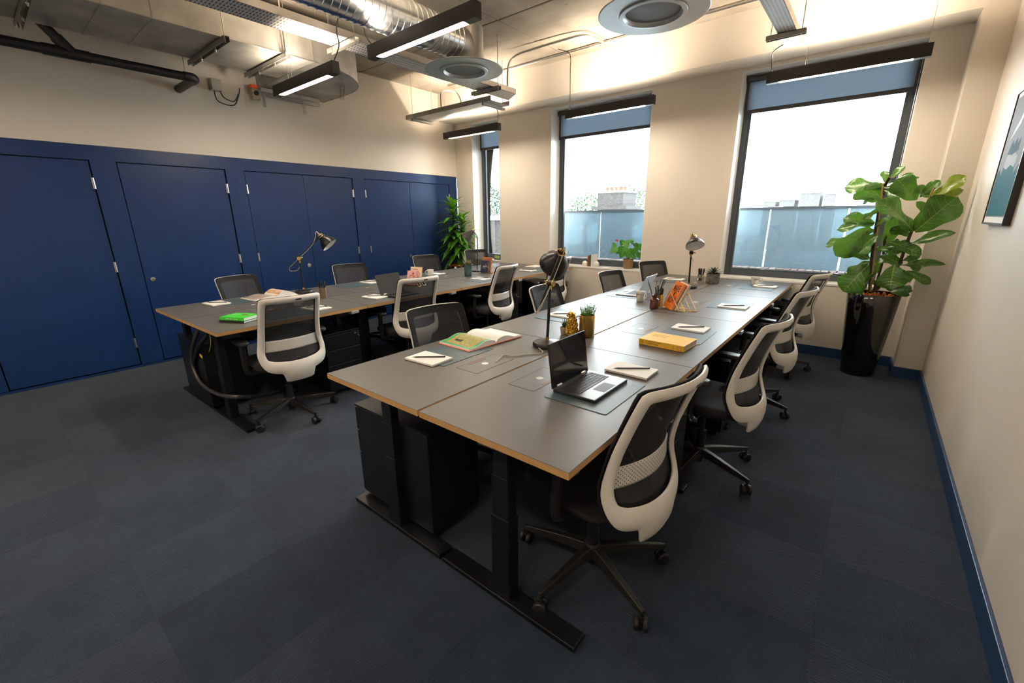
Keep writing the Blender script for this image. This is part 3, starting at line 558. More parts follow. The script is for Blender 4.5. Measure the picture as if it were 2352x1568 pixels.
# ================================================================== sit stand desks
DL, DW = 1.168, .690; TT = .026
def desk():
    """origin on the floor under the middle of the top, sitter on the +x side"""
    t = empty('desk'); l, w = DL-.006, DW-.004
    box('desktop', M_ply, (-w/2, -l/2, HZ-TT), (w/2, l/2, HZ-.002), t)
    box('desktop_surface', M_lam, (-w/2, -l/2, HZ-.002), (w/2, l/2, HZ), t)
    a = box('access_flap', M_lam, (-.245, -.145, HZ), (-.105, .135, HZ+.0006), t)
    g = MB(); e = .0016
    for p, q in (((-.247, -.147), (-.245, .137)), ((-.105, -.147), (-.103, .137)), ((-.245, -.147), (-.105, -.145)), ((-.245, .135), (-.105, .137))): g.lim((p[0], p[1], HZ), (q[0], q[1], HZ+.0007))
    g.build('flap_joint', M_gap, a)
    box('cable_slot', plain('slot_wood', (.16, .075, .03)), (-.128, -.06, HZ), (-.110, .06, HZ+.0011), a)
    MB().cyl((-.175, -.0, HZ), (-.175, .0, HZ+.0013), .0185, n=24).build('badge_disc', plain('badge_grey', (.62, .60, .56), .3), a)
    for s in (-1, 1):
        y = s*(l/2-.105)
        lg = MB().lim((-.045, y-.03, .028), (.045, y+.03, .40)).build('leg', M_blk, t, bevel=.003)
        MB().lim((-.040, y-.026, .40), (.040, y+.026, .575)).build('leg_stage', M_blk, lg, bevel=.002)
        MB().lim((-.034, y-.021, .575), (.034, y+.021, .70)).build('leg_stage', M_blk, lg, bevel=.002)
        f = MB().lim((-w/2+.004, y-.04, .006), (w/2+.004, y+.04, .028)).build('foot', M_blk, t, bevel=.003)
        MB().cyl((-w/2+.04, y, 0), (-w/2+.04, y, .008), .02, n=12).cyl((w/2-.04, y, 0), (w/2-.04, y, .008), .02, n=12).build('levelling_pad', M_blkplas, f)
        br = MB(); br.add([(-.29, y-.02, HZ-TT), (.29, y-.02, HZ-TT), (.29, y-.02, .735), (.1, y-.02, .69), (-.1, y-.02, .69), (-.29, y-.02, .735), (-.29, y+.02, HZ-TT), (.29, y+.02, HZ-TT), (.29, y+.02, .735), (.1, y+.02, .69), (-.1, y+.02, .69), (-.29, y+.02, .735)], [(0, 1, 2, 3, 4, 5), (11, 10, 9, 8, 7, 6)]+[(i, 6+i, 6+(i+1) % 6, (i+1) % 6) for i in range(6)])
        br.build('top_bracket', M_blk, t)
    MB().lim((-.06, -l/2+.13, .70), (-.02, l/2-.13, .74)).lim((.02, -l/2+.13, .70), (.06, l/2-.13, .74)).build('cross_beam', M_blk, t)
    box('modesty_tray', M_blk, (-w/2+.06, -l/2+.2, .60), (-w/2+.075, l/2-.2, .73), t)
    h = box('height_control', plain('control_grey', (.30, .32, .33), .3), (w/2-.05, l/2-.16, HZ-TT-.022), (w/2+.012, l/2-.09, HZ-TT), t, bevel=.003)
    return t
BX, BY = -1.2675, .963
FX, FY = -3.985, .893
desk0 = desk(); dn = [0]
def place_desk(x, y, s, rot, lab, grp):
    t = desk0 if dn[0] == 0 else copy_tree(desk0); dn[0] += 1
    t.location = (x, y, 0); t.rotation_euler = (0, 0, (0 if s > 0 else math.pi)+rot); setp(t, lab, 'desk', grp); return t
deskl = {('N', 1): ['nearest desk of the right hand row, holding the black laptop', 'second desk of the right hand row, under the thick yellow book', 'third desk of the right hand row, with the gold wire book rack', 'last desk of the right hand row, against the window wall, with a white mug'],
         ('N', -1): ['nearest desk of the near bench inner row, under the open green illustrated book', 'near bench inner row desk with the gold poodle figure and brass planter', 'near bench inner row desk with the open silver laptop', 'near bench inner row desk against the wall, with the grey succulent pot'],
         ('F', 1): ['far bench desk at the left end, carrying the two stacked books with the green cover', 'second desk of the far bench on its near side, with the dark laptop', 'third desk of the far bench on its near side, by the green glass vase', 'last desk of the far bench on its near side, with a printed sheet'],
         ('F', -1): ['far bench desk at the left end on the cupboard side, with the open magazine', 'second desk of the far bench on the cupboard side, with an empty desk mat', 'third desk of the far bench on the cupboard side, with a white mug', 'last desk of the far bench on the cupboard side, by the corner plant']}
BROT = {'N': 0.0, 'F': math.radians(.9)}
def bench_xy(k, s, i):
    X, Y = (BX, BY) if k == 'N' else (FX, FY)
    a, b = s*DW/2+(.004*s), DL*(i+.5); th = BROT[k]
    return X+a*math.cos(th)-b*math.sin(th), Y+a*math.sin(th)+b*math.cos(th)
for k in 'NF':
    for s in (1, -1):
        for i in range(4):
            x, y = bench_xy(k, s, i); place_desk(x, y, s, BROT[k], deskl[(k, s)][i], 'near bench desks' if k == 'N' else 'far bench desks')
# ------------------------------------------------------------------ drawer pedestals
def pedestal():
    t = empty('drawer_pedestal'); W, D, H = .32, .58, .57           # front on +x
    b = MB().lim((-D, -W/2, .05), (-.02, W/2, H-.012)); b.build('body', M_blk, t, bevel=.003)
    box('top_panel', M_blk, (-D, -W/2-.002, H-.012), (0, W/2+.002, H), t, bevel=.002)
    z = .055
    for n, h in enumerate((.235, .128, .128)):
        d = box('drawer', M_blk, (-.02, -W/2, z+.002), (-.001, W/2, z+h-.002), t, bevel=.002); z += h+.003
        box('drawer_grip', M_steel if n == -1 else plain('ped_edge', (.05, .055, .06), .3), (-.006, -W/2+.002, z-.008), (.0, W/2-.002, z-.004), d)
    MB().cyl((-.004, W/2-.04, H-.04), (.004, W/2-.04, H-.04), .010, n=16).build('lock', M_chrome, t, smooth=True)
    for x in (-.06, -D+.06):
        for y in (-W/2+.05, W/2-.05): MB().cyl((x, y-.012, .025), (x, y+.012, .025), .025, n=14).cyl((x, y, .03), (x, y, .052), .01, n=8).build('castor', M_blkplas, t)
    return t
ped0 = pedestal(); pn = [0]
def place_ped(x, y, s, lab, keys=False):
    t = ped0 if pn[0] == 0 else copy_tree(ped0); pn[0] += 1
    t.location = (x, y, 0); t.rotation_euler = (0, 0, 0 if s > 0 else math.pi); setp(t, lab, 'drawer unit', 'black drawer pedestals')
    if keys:
        k = MB().tube([(.004, .12, .53), (.022, .12, .53)], .006, 6); k.box((.03, .12, .528), (.022, .003, .02)); k.tube([(.035+.013*math.cos(a), .123, .518+.013*math.sin(a)) for a in [i*.5236 for i in range(12)]], .0012, 5, True); k.box((.045, .122, .512), (.03, .004, .016)); k.box((.043, .126, .520), (.03, .003, .012))
        k.build('key_bunch', M_chrome, t)
names = ['first', 'second', 'third', 'last']
for i in range(4):
    x, y = bench_xy('N', 1, i); place_ped(x+DW/2-.005, min(y+.43, YW-.2), 1, 'black drawer pedestal with keys in its lock, %s under the right hand row of desks' % names[i] if i < 3 else 'black drawer pedestal at the wall end of the right hand row', i < 3)
    x, y = bench_xy('N', -1, i); place_ped(x-DW/2+.005, y-.30, -1, 'black drawer pedestal %s under the inner row of the near bench' % names[i])
    x, y = bench_xy('F', 1, i); place_ped(x+DW/2-.09, min(y+.37, YW-.2), 1, 'black three drawer pedestal, %s along the near side of the far bench' % names[i])
    x, y = bench_xy('F', -1, i); place_ped(x-DW/2+.22, y-.36, -1, 'black drawer pedestal %s under the cupboard side of the far bench' % names[i])
# ================================================================== office chairs
def chaikin(P, it=3):
    for _ in range(it):
        Q = []
        for i in range(len(P)):
            a, b = P[i], P[(i+1) % len(P)]
            Q += [(a[0]*.75+b[0]*.25, a[1]*.75+b[1]*.25), (a[0]*.25+b[0]*.75, a[1]*.25+b[1]*.75)]
        P = Q
    return P
def cast(P, c, n):
    out = []
    for i in range(n):
        a = 2*math.pi*i/n+.001; dx, dz = math.cos(a), math.sin(a); best = None
        for j in range(len(P)):
            x1, z1 = P[j][0]-c[0], P[j][1]-c[1]; x2, z2 = P[(j+1) % len(P)][0]-c[0], P[(j+1) % len(P)][1]-c[1]
            ex, ez = x2-x1, z2-z1; den = dx*ez-dz*ex
            if abs(den) < 1e-12: continue
            t = (x1*ez-z1*ex)/den; u = (x1*dz-z1*dx)/den
            if t > 0 and -1e-9 <= u <= 1+1e-9 and (best is None or t > best): best = t
        out.append((c[0]+dx*best, c[1]+dz*best))
    return out
PROF = [(.36, -.275), (.42, -.285), (.48, -.285), (.54, -.268), (.60, -.248), (.66, -.246), (.74, -.260), (.85, -.297), (.99, -.352), (1.1, -.38)]
def spine(z):
    for (a, p), (b, q) in zip(PROF, PROF[1:]):
        if z <= b: t = max(0, (z-a)/(b-a)); return p+(q-p)*t
    return PROF[-1][1]
def SY(u, z): return (spine(z-.03)+spine(z)*2+spine(z+.03))/4 + 1.25*u*u
def sym(R): return R+[(-x, z) for x, z in R[::-1] if abs(x) > 1e-6]
OUT = [(.10, .986), (.190, .986), (.2015, .977), (.203, .93), (.205, .80), (.212, .68), (.228, .60), (.232, .56), (.222, .50), (.192, .455), (.125, .438), (.112, .436), (.106, .43), (.098, .376), (.090, .368), (.05, .366)]
INN = [(.08, .953), (.162, .953), (.174, .945), (.1765, .90), (.179, .78), (.184, .66), (.195, .60), (.196, .56), (.183, .53), (.09, .512)]
outer = chaikin(sym(OUT), 2); inner = chaikin(sym(INN), 2)
CC = (0, .73); NL = 120
lo, li = cast(outer, CC, NL), cast(inner, CC, NL)
def chair():
    """faces +y, origin on the floor under the middle of the base"""
    t = empty('office_chair')
    MB().lathe([(.0, .075), (.034, .075), (.04, .10), (.036, .13), (.028, .14), (.0, .14)], n=20).build('base_hub', M_basegrey, t, smooth=True)
    for i in range(5):
        a = math.radians(90+72*i); R = Matrix.Rotation(a, 3, 'Z'); P = []
        for r, w, z0, z1 in ((.02, .028, .088, .132), (.10, .025, .090, .128), (.22, .019, .080, .112), (.315, .014, .076, .098), (.335, .010, .078, .094)):
            P += [(r, -w, z0), (r, w, z0), (r, w*.6, z1), (r, -w*.6, z1)]
        F = [(0, 3, 2, 1), (16, 17, 18, 19)]+[(4*k+j, 4*k+(j+1) % 4, 4*k+4+(j+1) % 4, 4*k+4+j) for k in range(4) for j in range(4)]
        MB().add([R @ Vector(p) for p in P], F).build('base_leg', M_basegrey, t, smooth=50, bevel=.003)
        c = Vector((.325*math.cos(a), .325*math.sin(a), 0)); ta = a+.9+i*.7; x = Vector((math.cos(ta), math.sin(ta), 0))
        m = MB()
        for s in (-1, 1): m.lathe([(0, -.009), (.024, -.009), (.0275, -.005), (.0275, .005), (.024, .009), (0, .009)], c+x*(s*.017)+Vector((0, 0, .0275)), 18, x.to_track_quat('Z', 'Y').to_matrix())
        m.cyl(c+Vector((0, 0, .03)), c+Vector((0, 0, .082)), .008, n=10).box(c+Vector((0, 0, .045)), (.018, .018, .03), x.to_track_quat('X', 'Z').to_matrix())
        m.build('castor', M_blkplas, t, smooth=True)
    MB().cyl((0, 0, .04), (0, 0, .25), .026, n=18).cyl((0, 0, .25), (0, 0, .40), .015, n=14).build('gas_lift', M_blkplas, t, smooth=True)
    MB().box((0, -.02, .405), (.16, .26, .045)).box((0, -.15, .395), (.07, .18, .03)).build('tilt_mechanism', M_blkplas, t, bevel=.006)
    MB().tube([(.07, .03, .40), (.24, .05, .395), (.29, .05, .39)], [.006, .006, .011], 8).build('tilt_lever', M_blkplas, t)
    m = MB(); rings = []; N = 40                                       # seat cushion
    for z, k in ((.432, .86), (.437, .93), (.445, .985), (.463, 1.0), (.481, .985), (.492, .93), (.497, .82), (.497, .45)):
        for i in range(N):
            a = 2*math.pi*i/N; ex = .42
            x = .238*k*math.copysign(abs(math.cos(a))**ex, math.cos(a)); y = .235*k*math.copysign(abs(math.sin(a))**ex, math.sin(a))
            drop = -.022*max(0, (y-.12)/.115)**2 if y > .12 else 0
            m.v.append((x*(1-.05*(y > 0)), y+.02, z+drop))
    nr = 8
    m.f += [(r*N+i, r*N+(i+1) % N, (r+1)*N+(i+1) % N, (r+1)*N+i) for r in range(nr-1) for i in range(N)]+[tuple(range(N))[::-1], tuple(range((nr-1)*N, nr*N))]; m.m = [0]*len(m.f)
    m.build('seat', M_cfab, t, smooth=60)
    m = MB(); K = 4                                                     # white back frame
    for k in range(K+1):
        q = k/K
        for (a, b), (c, d) in zip(lo, li):
            u, z = a+(c-a)*q, b+(d-b)*q; m.v.append((u, SY(u, z)-.012*math.sin(math.pi*min(1, q*1.0))**.7 if 0 < q < 1 else SY(u, z), z))
    m.f = [(k*NL+i, (k+1)*NL+i, (k+1)*NL+(i+1) % NL, k*NL+(i+1) % NL) for k in range(K) for i in range(NL)]; m.m = [0]*len(m.f)
    o = m.build('back_frame', M_cwhite, t, smooth=180); sd_ = o.modifiers.new('thickness', 'SOLIDIFY'); sd_.thickness = .011; sd_.offset = -1 if True else 1; sd_.use_even_offset = False
    sb = o.modifiers.new('round', 'BEVEL'); sb.width = .0035; sb.segments = 2; sb.limit_method = 'ANGLE'; sb.angle_limit = math.radians(50)
    m = MB(); NR = 6                                                    # mesh panel with a solid border where it wraps the frame
    ring = [[(a*1.008, CC[1]+(max(b, .452)-CC[1])*1.006) for a, b in lo], [(a*.96, CC[1]+(b-CC[1])*.96) for a, b in li]]
    ring += [[(a*k, CC[1]+(b-CC[1])*k) for a, b in li] for k in (.72, .48, .24)]
    for r_ in ring: m.v += [(u, SY(u, z)+.012, z) for u, z in r_]
    m.v.append((0, SY(0, CC[1])+.016, CC[1])); e = len(m.v)-1; NR = len(ring)
    m.f = [(k*NL+i, (k+1)*NL+i, (k+1)*NL+(i+1) % NL, k*NL+(i+1) % NL) for k in range(NR-1) for i in range(NL)]+[((NR-1)*NL+i, e, (NR-1)*NL+(i+1) % NL) for i in range(NL)]; m.m = [1]*NL+[0]*(len(m.f)-NL)
    mp = m.build('mesh_panel', [M_mesh, M_cfab], t, smooth=180)
    rim = [(a*1.004, SY(a, max(b, .452))+.010, CC[1]+(max(b, .452)-CC[1])*1.004) for a, b in lo]
    MB().tube(rim, .0045, 6, True).build('edge_piping', M_cfab, mp, smooth=True)
    m = MB(); NU = 20                                                   # perforated lumbar band
    for z in (.590, .600, .63, .662, .672):
        for i in range(NU+1): u = -.192+.384*i/NU; m.v.append((u, SY(u, z)+.006+(.004 if z in (.590, .672) else 0), z))
    m.f = [(r*(NU+1)+i, r*(NU+1)+i+1, (r+1)*(NU+1)+i+1, (r+1)*(NU+1)+i) for r in range(4) for i in range(NU)]; m.m = [0]*len(m.f)
    o = m.build('lumbar_band', M_lumbar, t, smooth=180); sd_ = o.modifiers.new('thickness', 'SOLIDIFY'); sd_.thickness = .004
    MB().box((.03, SY(0, .968)-.0215, .968), (.040, .004, .011)).build('label_slot', M_blkplas, t, bevel=.003)
    MB().box((0, -.235, .392), (.11, .06, .03)).build('back_carrier', M_cwhite, t, bevel=.008)
    for s in (-1, 1):
        p = MB().tube(bez([(s*.10, -.02, .40), (s*.235, -.02, .405), (s*.272, -.025, .44), (s*.278, -.03, .53), (s*.278, -.035, .645)], 5), [.016]*8+[.020]*13, 10).build('arm_post', M_basegrey, t, smooth=True)
        m = MB(); N = 24
        for z, k in ((.645, .85), (.650, 1), (.662, 1), (.670, .9), (.672, .7)):
            for i in range(N):
                a = 2*math.pi*i/N; m.v.append((s*.278+.040*k*math.copysign(abs(math.cos(a))**.6, math.cos(a)), -.005+.115*(1-(1-k)*.35)*math.copysign(abs(math.sin(a))**.6, math.sin(a)), z))
        m.f = [(r*N+i, r*N+(i+1) % N, (r+1)*N+(i+1) % N, (r+1)*N+i) for r in range(4) for i in range(N)]+[tuple(range(N))[::-1], tuple(range(4*N, 5*N))]; m.m = [0]*len(m.f)
        m.build('arm_pad', M_blkplas, t, smooth=50)
    return t
chair0 = chair(); cn = [0]
def place_chair(x, y, face, phase, lab, grp, dz=0):
    """face: direction the sitter looks, degrees; phase: direction of one base leg, degrees"""
    t = chair0 if cn[0] == 0 else copy_tree(chair0); cn[0] += 1
    t.location = (x, y, 0); t.rotation_euler = (0, 0, math.radians(face-90)); setp(t, lab, 'chair', grp)
    R = Matrix.Rotation(math.radians(phase-face), 4, 'Z')
    for c in t.children:
        n = c.name.split('.')[0]
        if n in ('base_leg', 'castor', 'base_hub'): c.rotation_euler = (0, 0, math.radians(phase-face))
        elif n != 'gas_lift' and dz: c.location.z = dz
    return t
G1, G2 = 'chairs along the right hand row', 'chairs on the near side of the far bench'
place_chair(-.718, 1.425, 171, -27, 'white backed mesh office chair nearest the viewer, at the laptop desk', G1)
place_chair(-.60, 2.56, 172, -24, 'white backed mesh office chair second along the right hand row, by the yellow book', G1)
place_chair(-.585, 3.74, 170, -20, 'white backed mesh office chair third along the right hand row', G1)
place_chair(-.575, 4.86, 164, 18, 'white backed mesh office chair last in the right hand row, nearest the tall plant', G1)
place_chair(-3.377, 1.344, 177, -67, 'white backed mesh office chair at the left end of the far bench', G2)
place_chair(-3.40, 2.53, 172, -40, 'white backed mesh office chair at the far bench, in front of the pink book', G2)
place_chair(-3.39, 3.70, 186, -50, 'white backed mesh office chair at the far bench by the green vase', G2)
place_chair(-3.40, 4.88, 180, -30, 'white backed mesh office chair at the far bench, half hidden by the near black lamp', G2)
G3, G4 = 'chairs between the two benches', 'chairs on the cupboard side'
for (x, y, f, ph, lab, g, dz) in ((-1.80, 1.74, 350, 10, 'dark mesh office chair behind the open illustrated book', G3, -.035), (-1.80, 3.02, 0, 30, 'dark mesh office chair behind the near black desk lamp pole', G3, -.055), (-1.80, 4.20, 352, 50, 'dark mesh office chair facing the open silver laptop', G3, -.055), (-1.86, 5.33, 332, 20, 'dark mesh office chair in the middle of the room against the window wall', G3, -.05),
                               (-4.66, 1.70, 13, 10, 'dark mesh office chair at the left end of the cupboard side, behind the magazine', G4, -.04), (-4.66, 2.85, 350, 30, 'dark mesh office chair before the double doors, right of the far black lamp', G4, -.03), (-4.68, 4.08, 350, 50, 'dark mesh office chair before the last cupboard, behind the pink and cream books', G4, -.01), (-4.74, 5.16, 345, 15, 'dark mesh office chair in the corner before the narrow window', G4, .0)):
    place_chair(x, y, f, ph, lab, g, dz)
# ================================================================== things on the desks
def D(u, v, z=HZ): return PX(u, v, z=z)
# ------------------------------------------------------------------ desk mats
mat0 = None; ml = {('N', 1): ['under the black laptop', 'under the yellow book', 'on the third desk of the right hand row', 'on the desk with the mug by the wide window'], ('N', -1): ['beside the open green illustrated book', 'behind the gold poodle figure', 'under the silver laptop', 'behind the far round black lamp base'],
                 ('F', 1): ['behind the first far bench chair', 'under the dark laptop', 'below the green glass vase', 'under the printed sheet'], ('F', -1): ['under the open magazine', 'on the empty desk before the double doors', 'by the white mug before the last cupboard', 'at the corner plant end of the far bench']}
for k in 'NF':
    for s in (1, -1):
        for i in range(4):
            x, y = bench_xy(k, s, i)
            if mat0 is None:
                q = [(.145*sx-.012*sx*(1-math.cos(a)) if 0 else sx*.133+.012*math.cos(a), sy*.183+.012*math.sin(a)) for sx, sy, a0 in ((1, 1, 0), (-1, 1, 90), (-1, -1, 180), (1, -1, 270)) for a in [math.radians(a0+j*22.5) for j in range(5)]]
                o = mat0 = MB().prism(q, 0, .0022).build('desk_mat', M_mat)
            else: o = mat0.copy(); COL.objects.link(o)
            o.location = (x+s*(DW/2-.095-.145), y+.03 if k == 'N' else y+.02, HZ+.0003); o.rotation_euler = (0, 0, random.uniform(-.02, .02))
            setp(o, 'slate blue desk mat '+ml[(k, s)][i], 'desk mat', 'desk mats')
            if (k, s) == ('N', 1) and i < 2:
                text_mesh('embossed_lettering', 'ICONIC', .026, plain('mat_emboss', (.10, .15, .17), .4), o, frame_m((.10, .12, .0022), (0, 1, 0), (-1, 0, 0)), .0002)
            elif mat0 and o is not mat0: pass
# ------------------------------------------------------------------ note pads and pencils
def notepad(c, rz, lab, lab2, pencil=True):
    c = Vector(c); o = empty('notepad', (c.x, c.y, HZ+.0026), rz, 'white note pad '+lab, 'note pad', 'white note pads')
    box('paper_block', M_paper, (-.106, -.0745, .001), (.106, .0745, .010), o); box('backing_card', plain('pad_card', (.45, .36, .27), .8), (-.106, -.0745, 0), (.106, .0745, .001), o)
    if pencil:
        a, b = Vector((-.070, -.052, 0)), Vector((.070, .054, 0)); d = (b-a).normalized()
        p = empty('pencil', o.matrix_basis @ ((a+b)/2+Vector((0, 0, .0140))), rz, 'black pencil on the pad '+lab2, 'pencil', 'black pencils'); h = (b-a)/2
        MB().cyl(-h+d*.018, h, .0037, n=6).build('pencil_shaft', M_pencil, p); MB().cyl(-h, -h+d*.018, .0006, .0037, 6).build('pencil_point', plain('graphite_tip', (.05, .04, .03)), p)
NP = [((1450, 853), 0, 'right of the black laptop'), ((1586, 756), 0, 'behind the yellow book'), ((1684, 706), 0, 'on the third desk of the right hand row'), ((1757, 659), 0, 'in front of the mug by the wide window'),
      ((985, 826), .05, 'left of the open green illustrated book'), ((1295, 725), 0, 'behind the small cactus and gold poodle'), ((1548, 642), 0, 'at the wall end of the near bench'),
      ((727, 709), .1, 'half behind the first far bench chair back'), ((862, 683), .1, 'left of the second far bench chair back'), ((1105, 641), 0, 'just left of the third far bench chair back'), ((1212, 622), 0, 'near the printed sheet on the far bench'),
      ((498, 698), .1, 'at the left end of the far bench'), ((851, 649), .05, 'on the far bench before the double cupboard doors'), ((1002, 629), 0, 'behind the white mug on the far bench')]
for p, r, lab in NP: notepad(D(*p), r, lab, lab)
# ------------------------------------------------------------------ laptops
def laptop(c, rz, lab, body, deck, screen, tilt=17, w=.305, d=.202):
    """sitter on +x, hinge on -x"""
    t = empty('laptop', c, rz, lab, 'laptop', 'laptops')
    box('base', body, (-d/2, -w/2, .0), (d/2, w/2, .013), t, bevel=.003)
    k = box('keyboard_deck', deck, (-d/2+.004, -w/2+.004, .013), (d/2-.004, w/2-.004, .0134), t)
    m = MB()
    for r in range(6):
        for q in range(14):
            if r == 5 and 3 <= q <= 8: continue
            m.box((-d/2+.030+r*.0168, -w/2+.022+(q+.5)*(w-.044)/14, .0142), (.0140, (w-.044)/14-.0028, .0016))
    m.box((-d/2+.030+5*.0168, -w/2+.022+6*(w-.044)/14, .0142), (.0140, .112, .0016)); m.build('keys', plain('laptop_keys', (.012, .012, .013), .5), k)
    box('touchpad', plain('laptop_touchpad', (.030, .031, .034), .5), (d/2-.066, -.052, .0134), (d/2-.010, .052, .0138), k)
    R = Matrix.Rotation(math.radians(-tilt), 4, 'Y')
    l = box('screen_lid', body, (-.006, -w/2, 0), (0, w/2, .198), t, bevel=.002); l.matrix_local = Matrix.Translation((-d/2-.001, 0, .010)) @ R
    box('display', screen, (0, -w/2+.003, .006), (.0006, w/2-.003, .195), l)
    for s in (-1, 1): MB().cyl((-d/2-.002, s*(w/2-.05)-.018, .014), (-d/2-.002, s*(w/2-.05)+.018, .014), .0065, n=12).build('hinge', M_steel, t, smooth=True)
    return t
M_lapblk = mat('dark_laptop_shell', (.05, .052, .056), .30, metal=.7); M_lapdeck = mat('laptop_carbon_deck', (.030, .031, .034), .28); M_scr = mat('dark_glossy_screen', (.008, .008, .010), .06, spec=.6); M_lapsil = mat('silver_laptop_shell', (.55, .56, .57), .32, metal=.75); M_sildeck = mat('silver_deck', (.66, .66, .66), .4, metal=.3)
a, b, c = D(1271, 902), D(1363, 928), D(1439.5, 877); e = c-b
laptop(((a+c)/2)+Vector((0, 0, .003)), math.atan2(e.y, e.x)-math.pi/2, 'open black laptop on the nearest desk of the right hand row', M_lapblk, M_lapdeck, M_scr, 8)
laptop((-1.71, 3.95, HZ+.003), math.pi+.05, 'open silver laptop seen from behind, on the near bench inner row', M_lapsil, M_sildeck, M_scr, 24)
p = D(917, 677); laptop((p.x+.02, p.y, HZ+.003), .12, 'open dark laptop half hidden by the second far bench chair', M_lapblk, M_lapdeck, mat('matt_grey_screen', (.035, .032, .030), .7, spec=.2), 20)
# ------------------------------------------------------------------ mugs
def mug(c, rz, lab, txt=True):
    t = empty('mug', Vector(c)+Vector((0, 0, .0005)), rz, lab, 'mug', 'white mugs')
    MB().lathe([(0, 0), (.026, 0), (.030, .004), (.0365, .035), (.0405, .060), (.0415, .090), (.0400, .091), (.0385, .088), (.037, .06), (.030, .02), (.02, .008), (0, .007)], n=32).build('mug_body', M_mug, t, smooth=50)
    MB().tube(bez([(.039, 0, .076), (.055, 0, .080), (.070, 0, .066), (.068, 0, .045), (.052, 0, .030), (.036, 0, .028)], 5), .0055, 10).build('handle', M_mug, t, smooth=True)
    if txt:
        for i, ch in enumerate('ICONIC'):
            an = math.radians(-112+i*15); r = .0412; n = Vector((math.cos(an), math.sin(an), 0))
            text_mesh('lettering', ch, .0135, plain('mug_black_print', (.01, .01, .01), .5), t, frame_m(n*r+Vector((0, 0, .066)), (-n.y, n.x, 0), (0, 0, 1)), .0006, bold=.0004)
mug(D(1470, 692), math.radians(-20), 'white mug standing beside the amber reed bottle'); mug(D(1733, 655), math.radians(10), 'white mug with black lettering on the last desk by the wide window')
mug(D(683, 702), math.radians(40), 'white lettered mug seen through the first far bench chair mesh'); mug(D(989, 635), math.radians(-100), 'white mug on the far bench before the last cupboard')
# ------------------------------------------------------------------ pen pots with pens
def pen_pot(c, rz, lab, m, npen, h=.10, r=.034, who=''):
    t = empty('pen_pot', Vector(c)+Vector((0, 0, .0005)), rz, lab, 'pen pot', 'hexagonal pen pots'); n = 6
    o = [(r*math.cos(i*math.pi/3), r*math.sin(i*math.pi/3)) for i in range(6)]; q = [(x*.93, y*.93) for x, y in o]
    V = [(*p, 0) for p in o]+[(*p, h) for p in o]+[(*p, h) for p in q]+[(*p, .004) for p in q]
    F = [tuple(range(6))[::-1]]+[(i, (i+1) % 6, 6+(i+1) % 6, 6+i) for i in range(6)]+[(6+i, 6+(i+1) % 6, 12+(i+1) % 6, 12+i) for i in range(6)]+[(12+i, 12+(i+1) % 6, 18+(i+1) % 6, 18+i) for i in range(6)]+[tuple(range(18, 24))]
    MB().add(V, F).build('pot_shell', m, t)
    rnd = random.Random(lab)
    for i in range(npen):
        a = 2*math.pi*i/npen+rnd.uniform(-.2, .2); k = rnd.uniform(.62, .8); p0 = Vector((.013*math.cos(a), .013*math.sin(a), .006)); p1 = Vector((r*k*math.cos(a), r*k*math.sin(a), h)); dd = (p1-p0).normalized(); L = rnd.uniform(.142, .165)
        pe = empty('pen', t.matrix_basis @ p0, rz, 'black pen standing in the '+who, 'pen', 'pens in the '+who)
        MB().cyl((0, 0, 0), dd*L*.62, .0042, n=8).build('barrel', M_blkplas, pe, smooth=True); MB().cyl(dd*L*.62, dd*L, .0050, n=8).box(dd*L*.8+dd.orthogonal()*.0065, (.002, .002, .03)).build('pen_cap', plain('pen_cap_black', (.02, .02, .022), .25), pe)
M_hex = mat('champagne_metal', (.42, .34, .22), .28, metal=.9)
pen_pot(D(743, 684), .3, 'hexagonal champagne pen pot on the far bench beside the black lamp', M_hex, 8, who='far bench pen pot')
pen_pot(D(1512, 703), .2, 'hexagonal gold pen pot hidden behind the amber reed bottle', M_brass, 6, who='pot behind the amber bottle')
pen_pot(D(1608, 651), .1, 'hexagonal mirror pen pot beside the grey succulent pot', mat('mirror_metal', (.72, .66, .56), .1, metal=1), 8, who='pot beside the succulent')
# ------------------------------------------------------------------ reed diffuser
t = empty('reed_diffuser', D(1502, 708)+Vector((0, 0, .0005)), 0, 'amber glass bottle with black scent reeds next to the gold book rack', 'reed diffuser')
M_amber = mat('amber_glass', (.10, .022, .004), .06, spec=.6, coat=.4)
MB().lathe([(0, 0), (.031, 0), (.036, .004), (.036, .066), (.033, .078), (.020, .086), (.019, .100), (.021, .102), (.021, .112), (.017, .113), (.016, .09), (0, .088)], n=28).build('bottle', M_amber, t, smooth=50)
rnd = random.Random(5)
for i, a in enumerate((-2.9, -2.6, -2.3, -1.4, -.6, -.35, -.1, .15, .3, .5)):
    k = .055+rnd.uniform(0, .045); d = Vector((CR.x*math.cos(a)+rnd.uniform(-.2, .2), CR.y*math.cos(a)+rnd.uniform(-.2, .2), 0))*k
    MB().cyl((-d.x*.2, -d.y*.2, .01), (d.x, d.y, .225+rnd.uniform(-.015, .012)), .0017, n=5).build('reed', M_pencil, t)
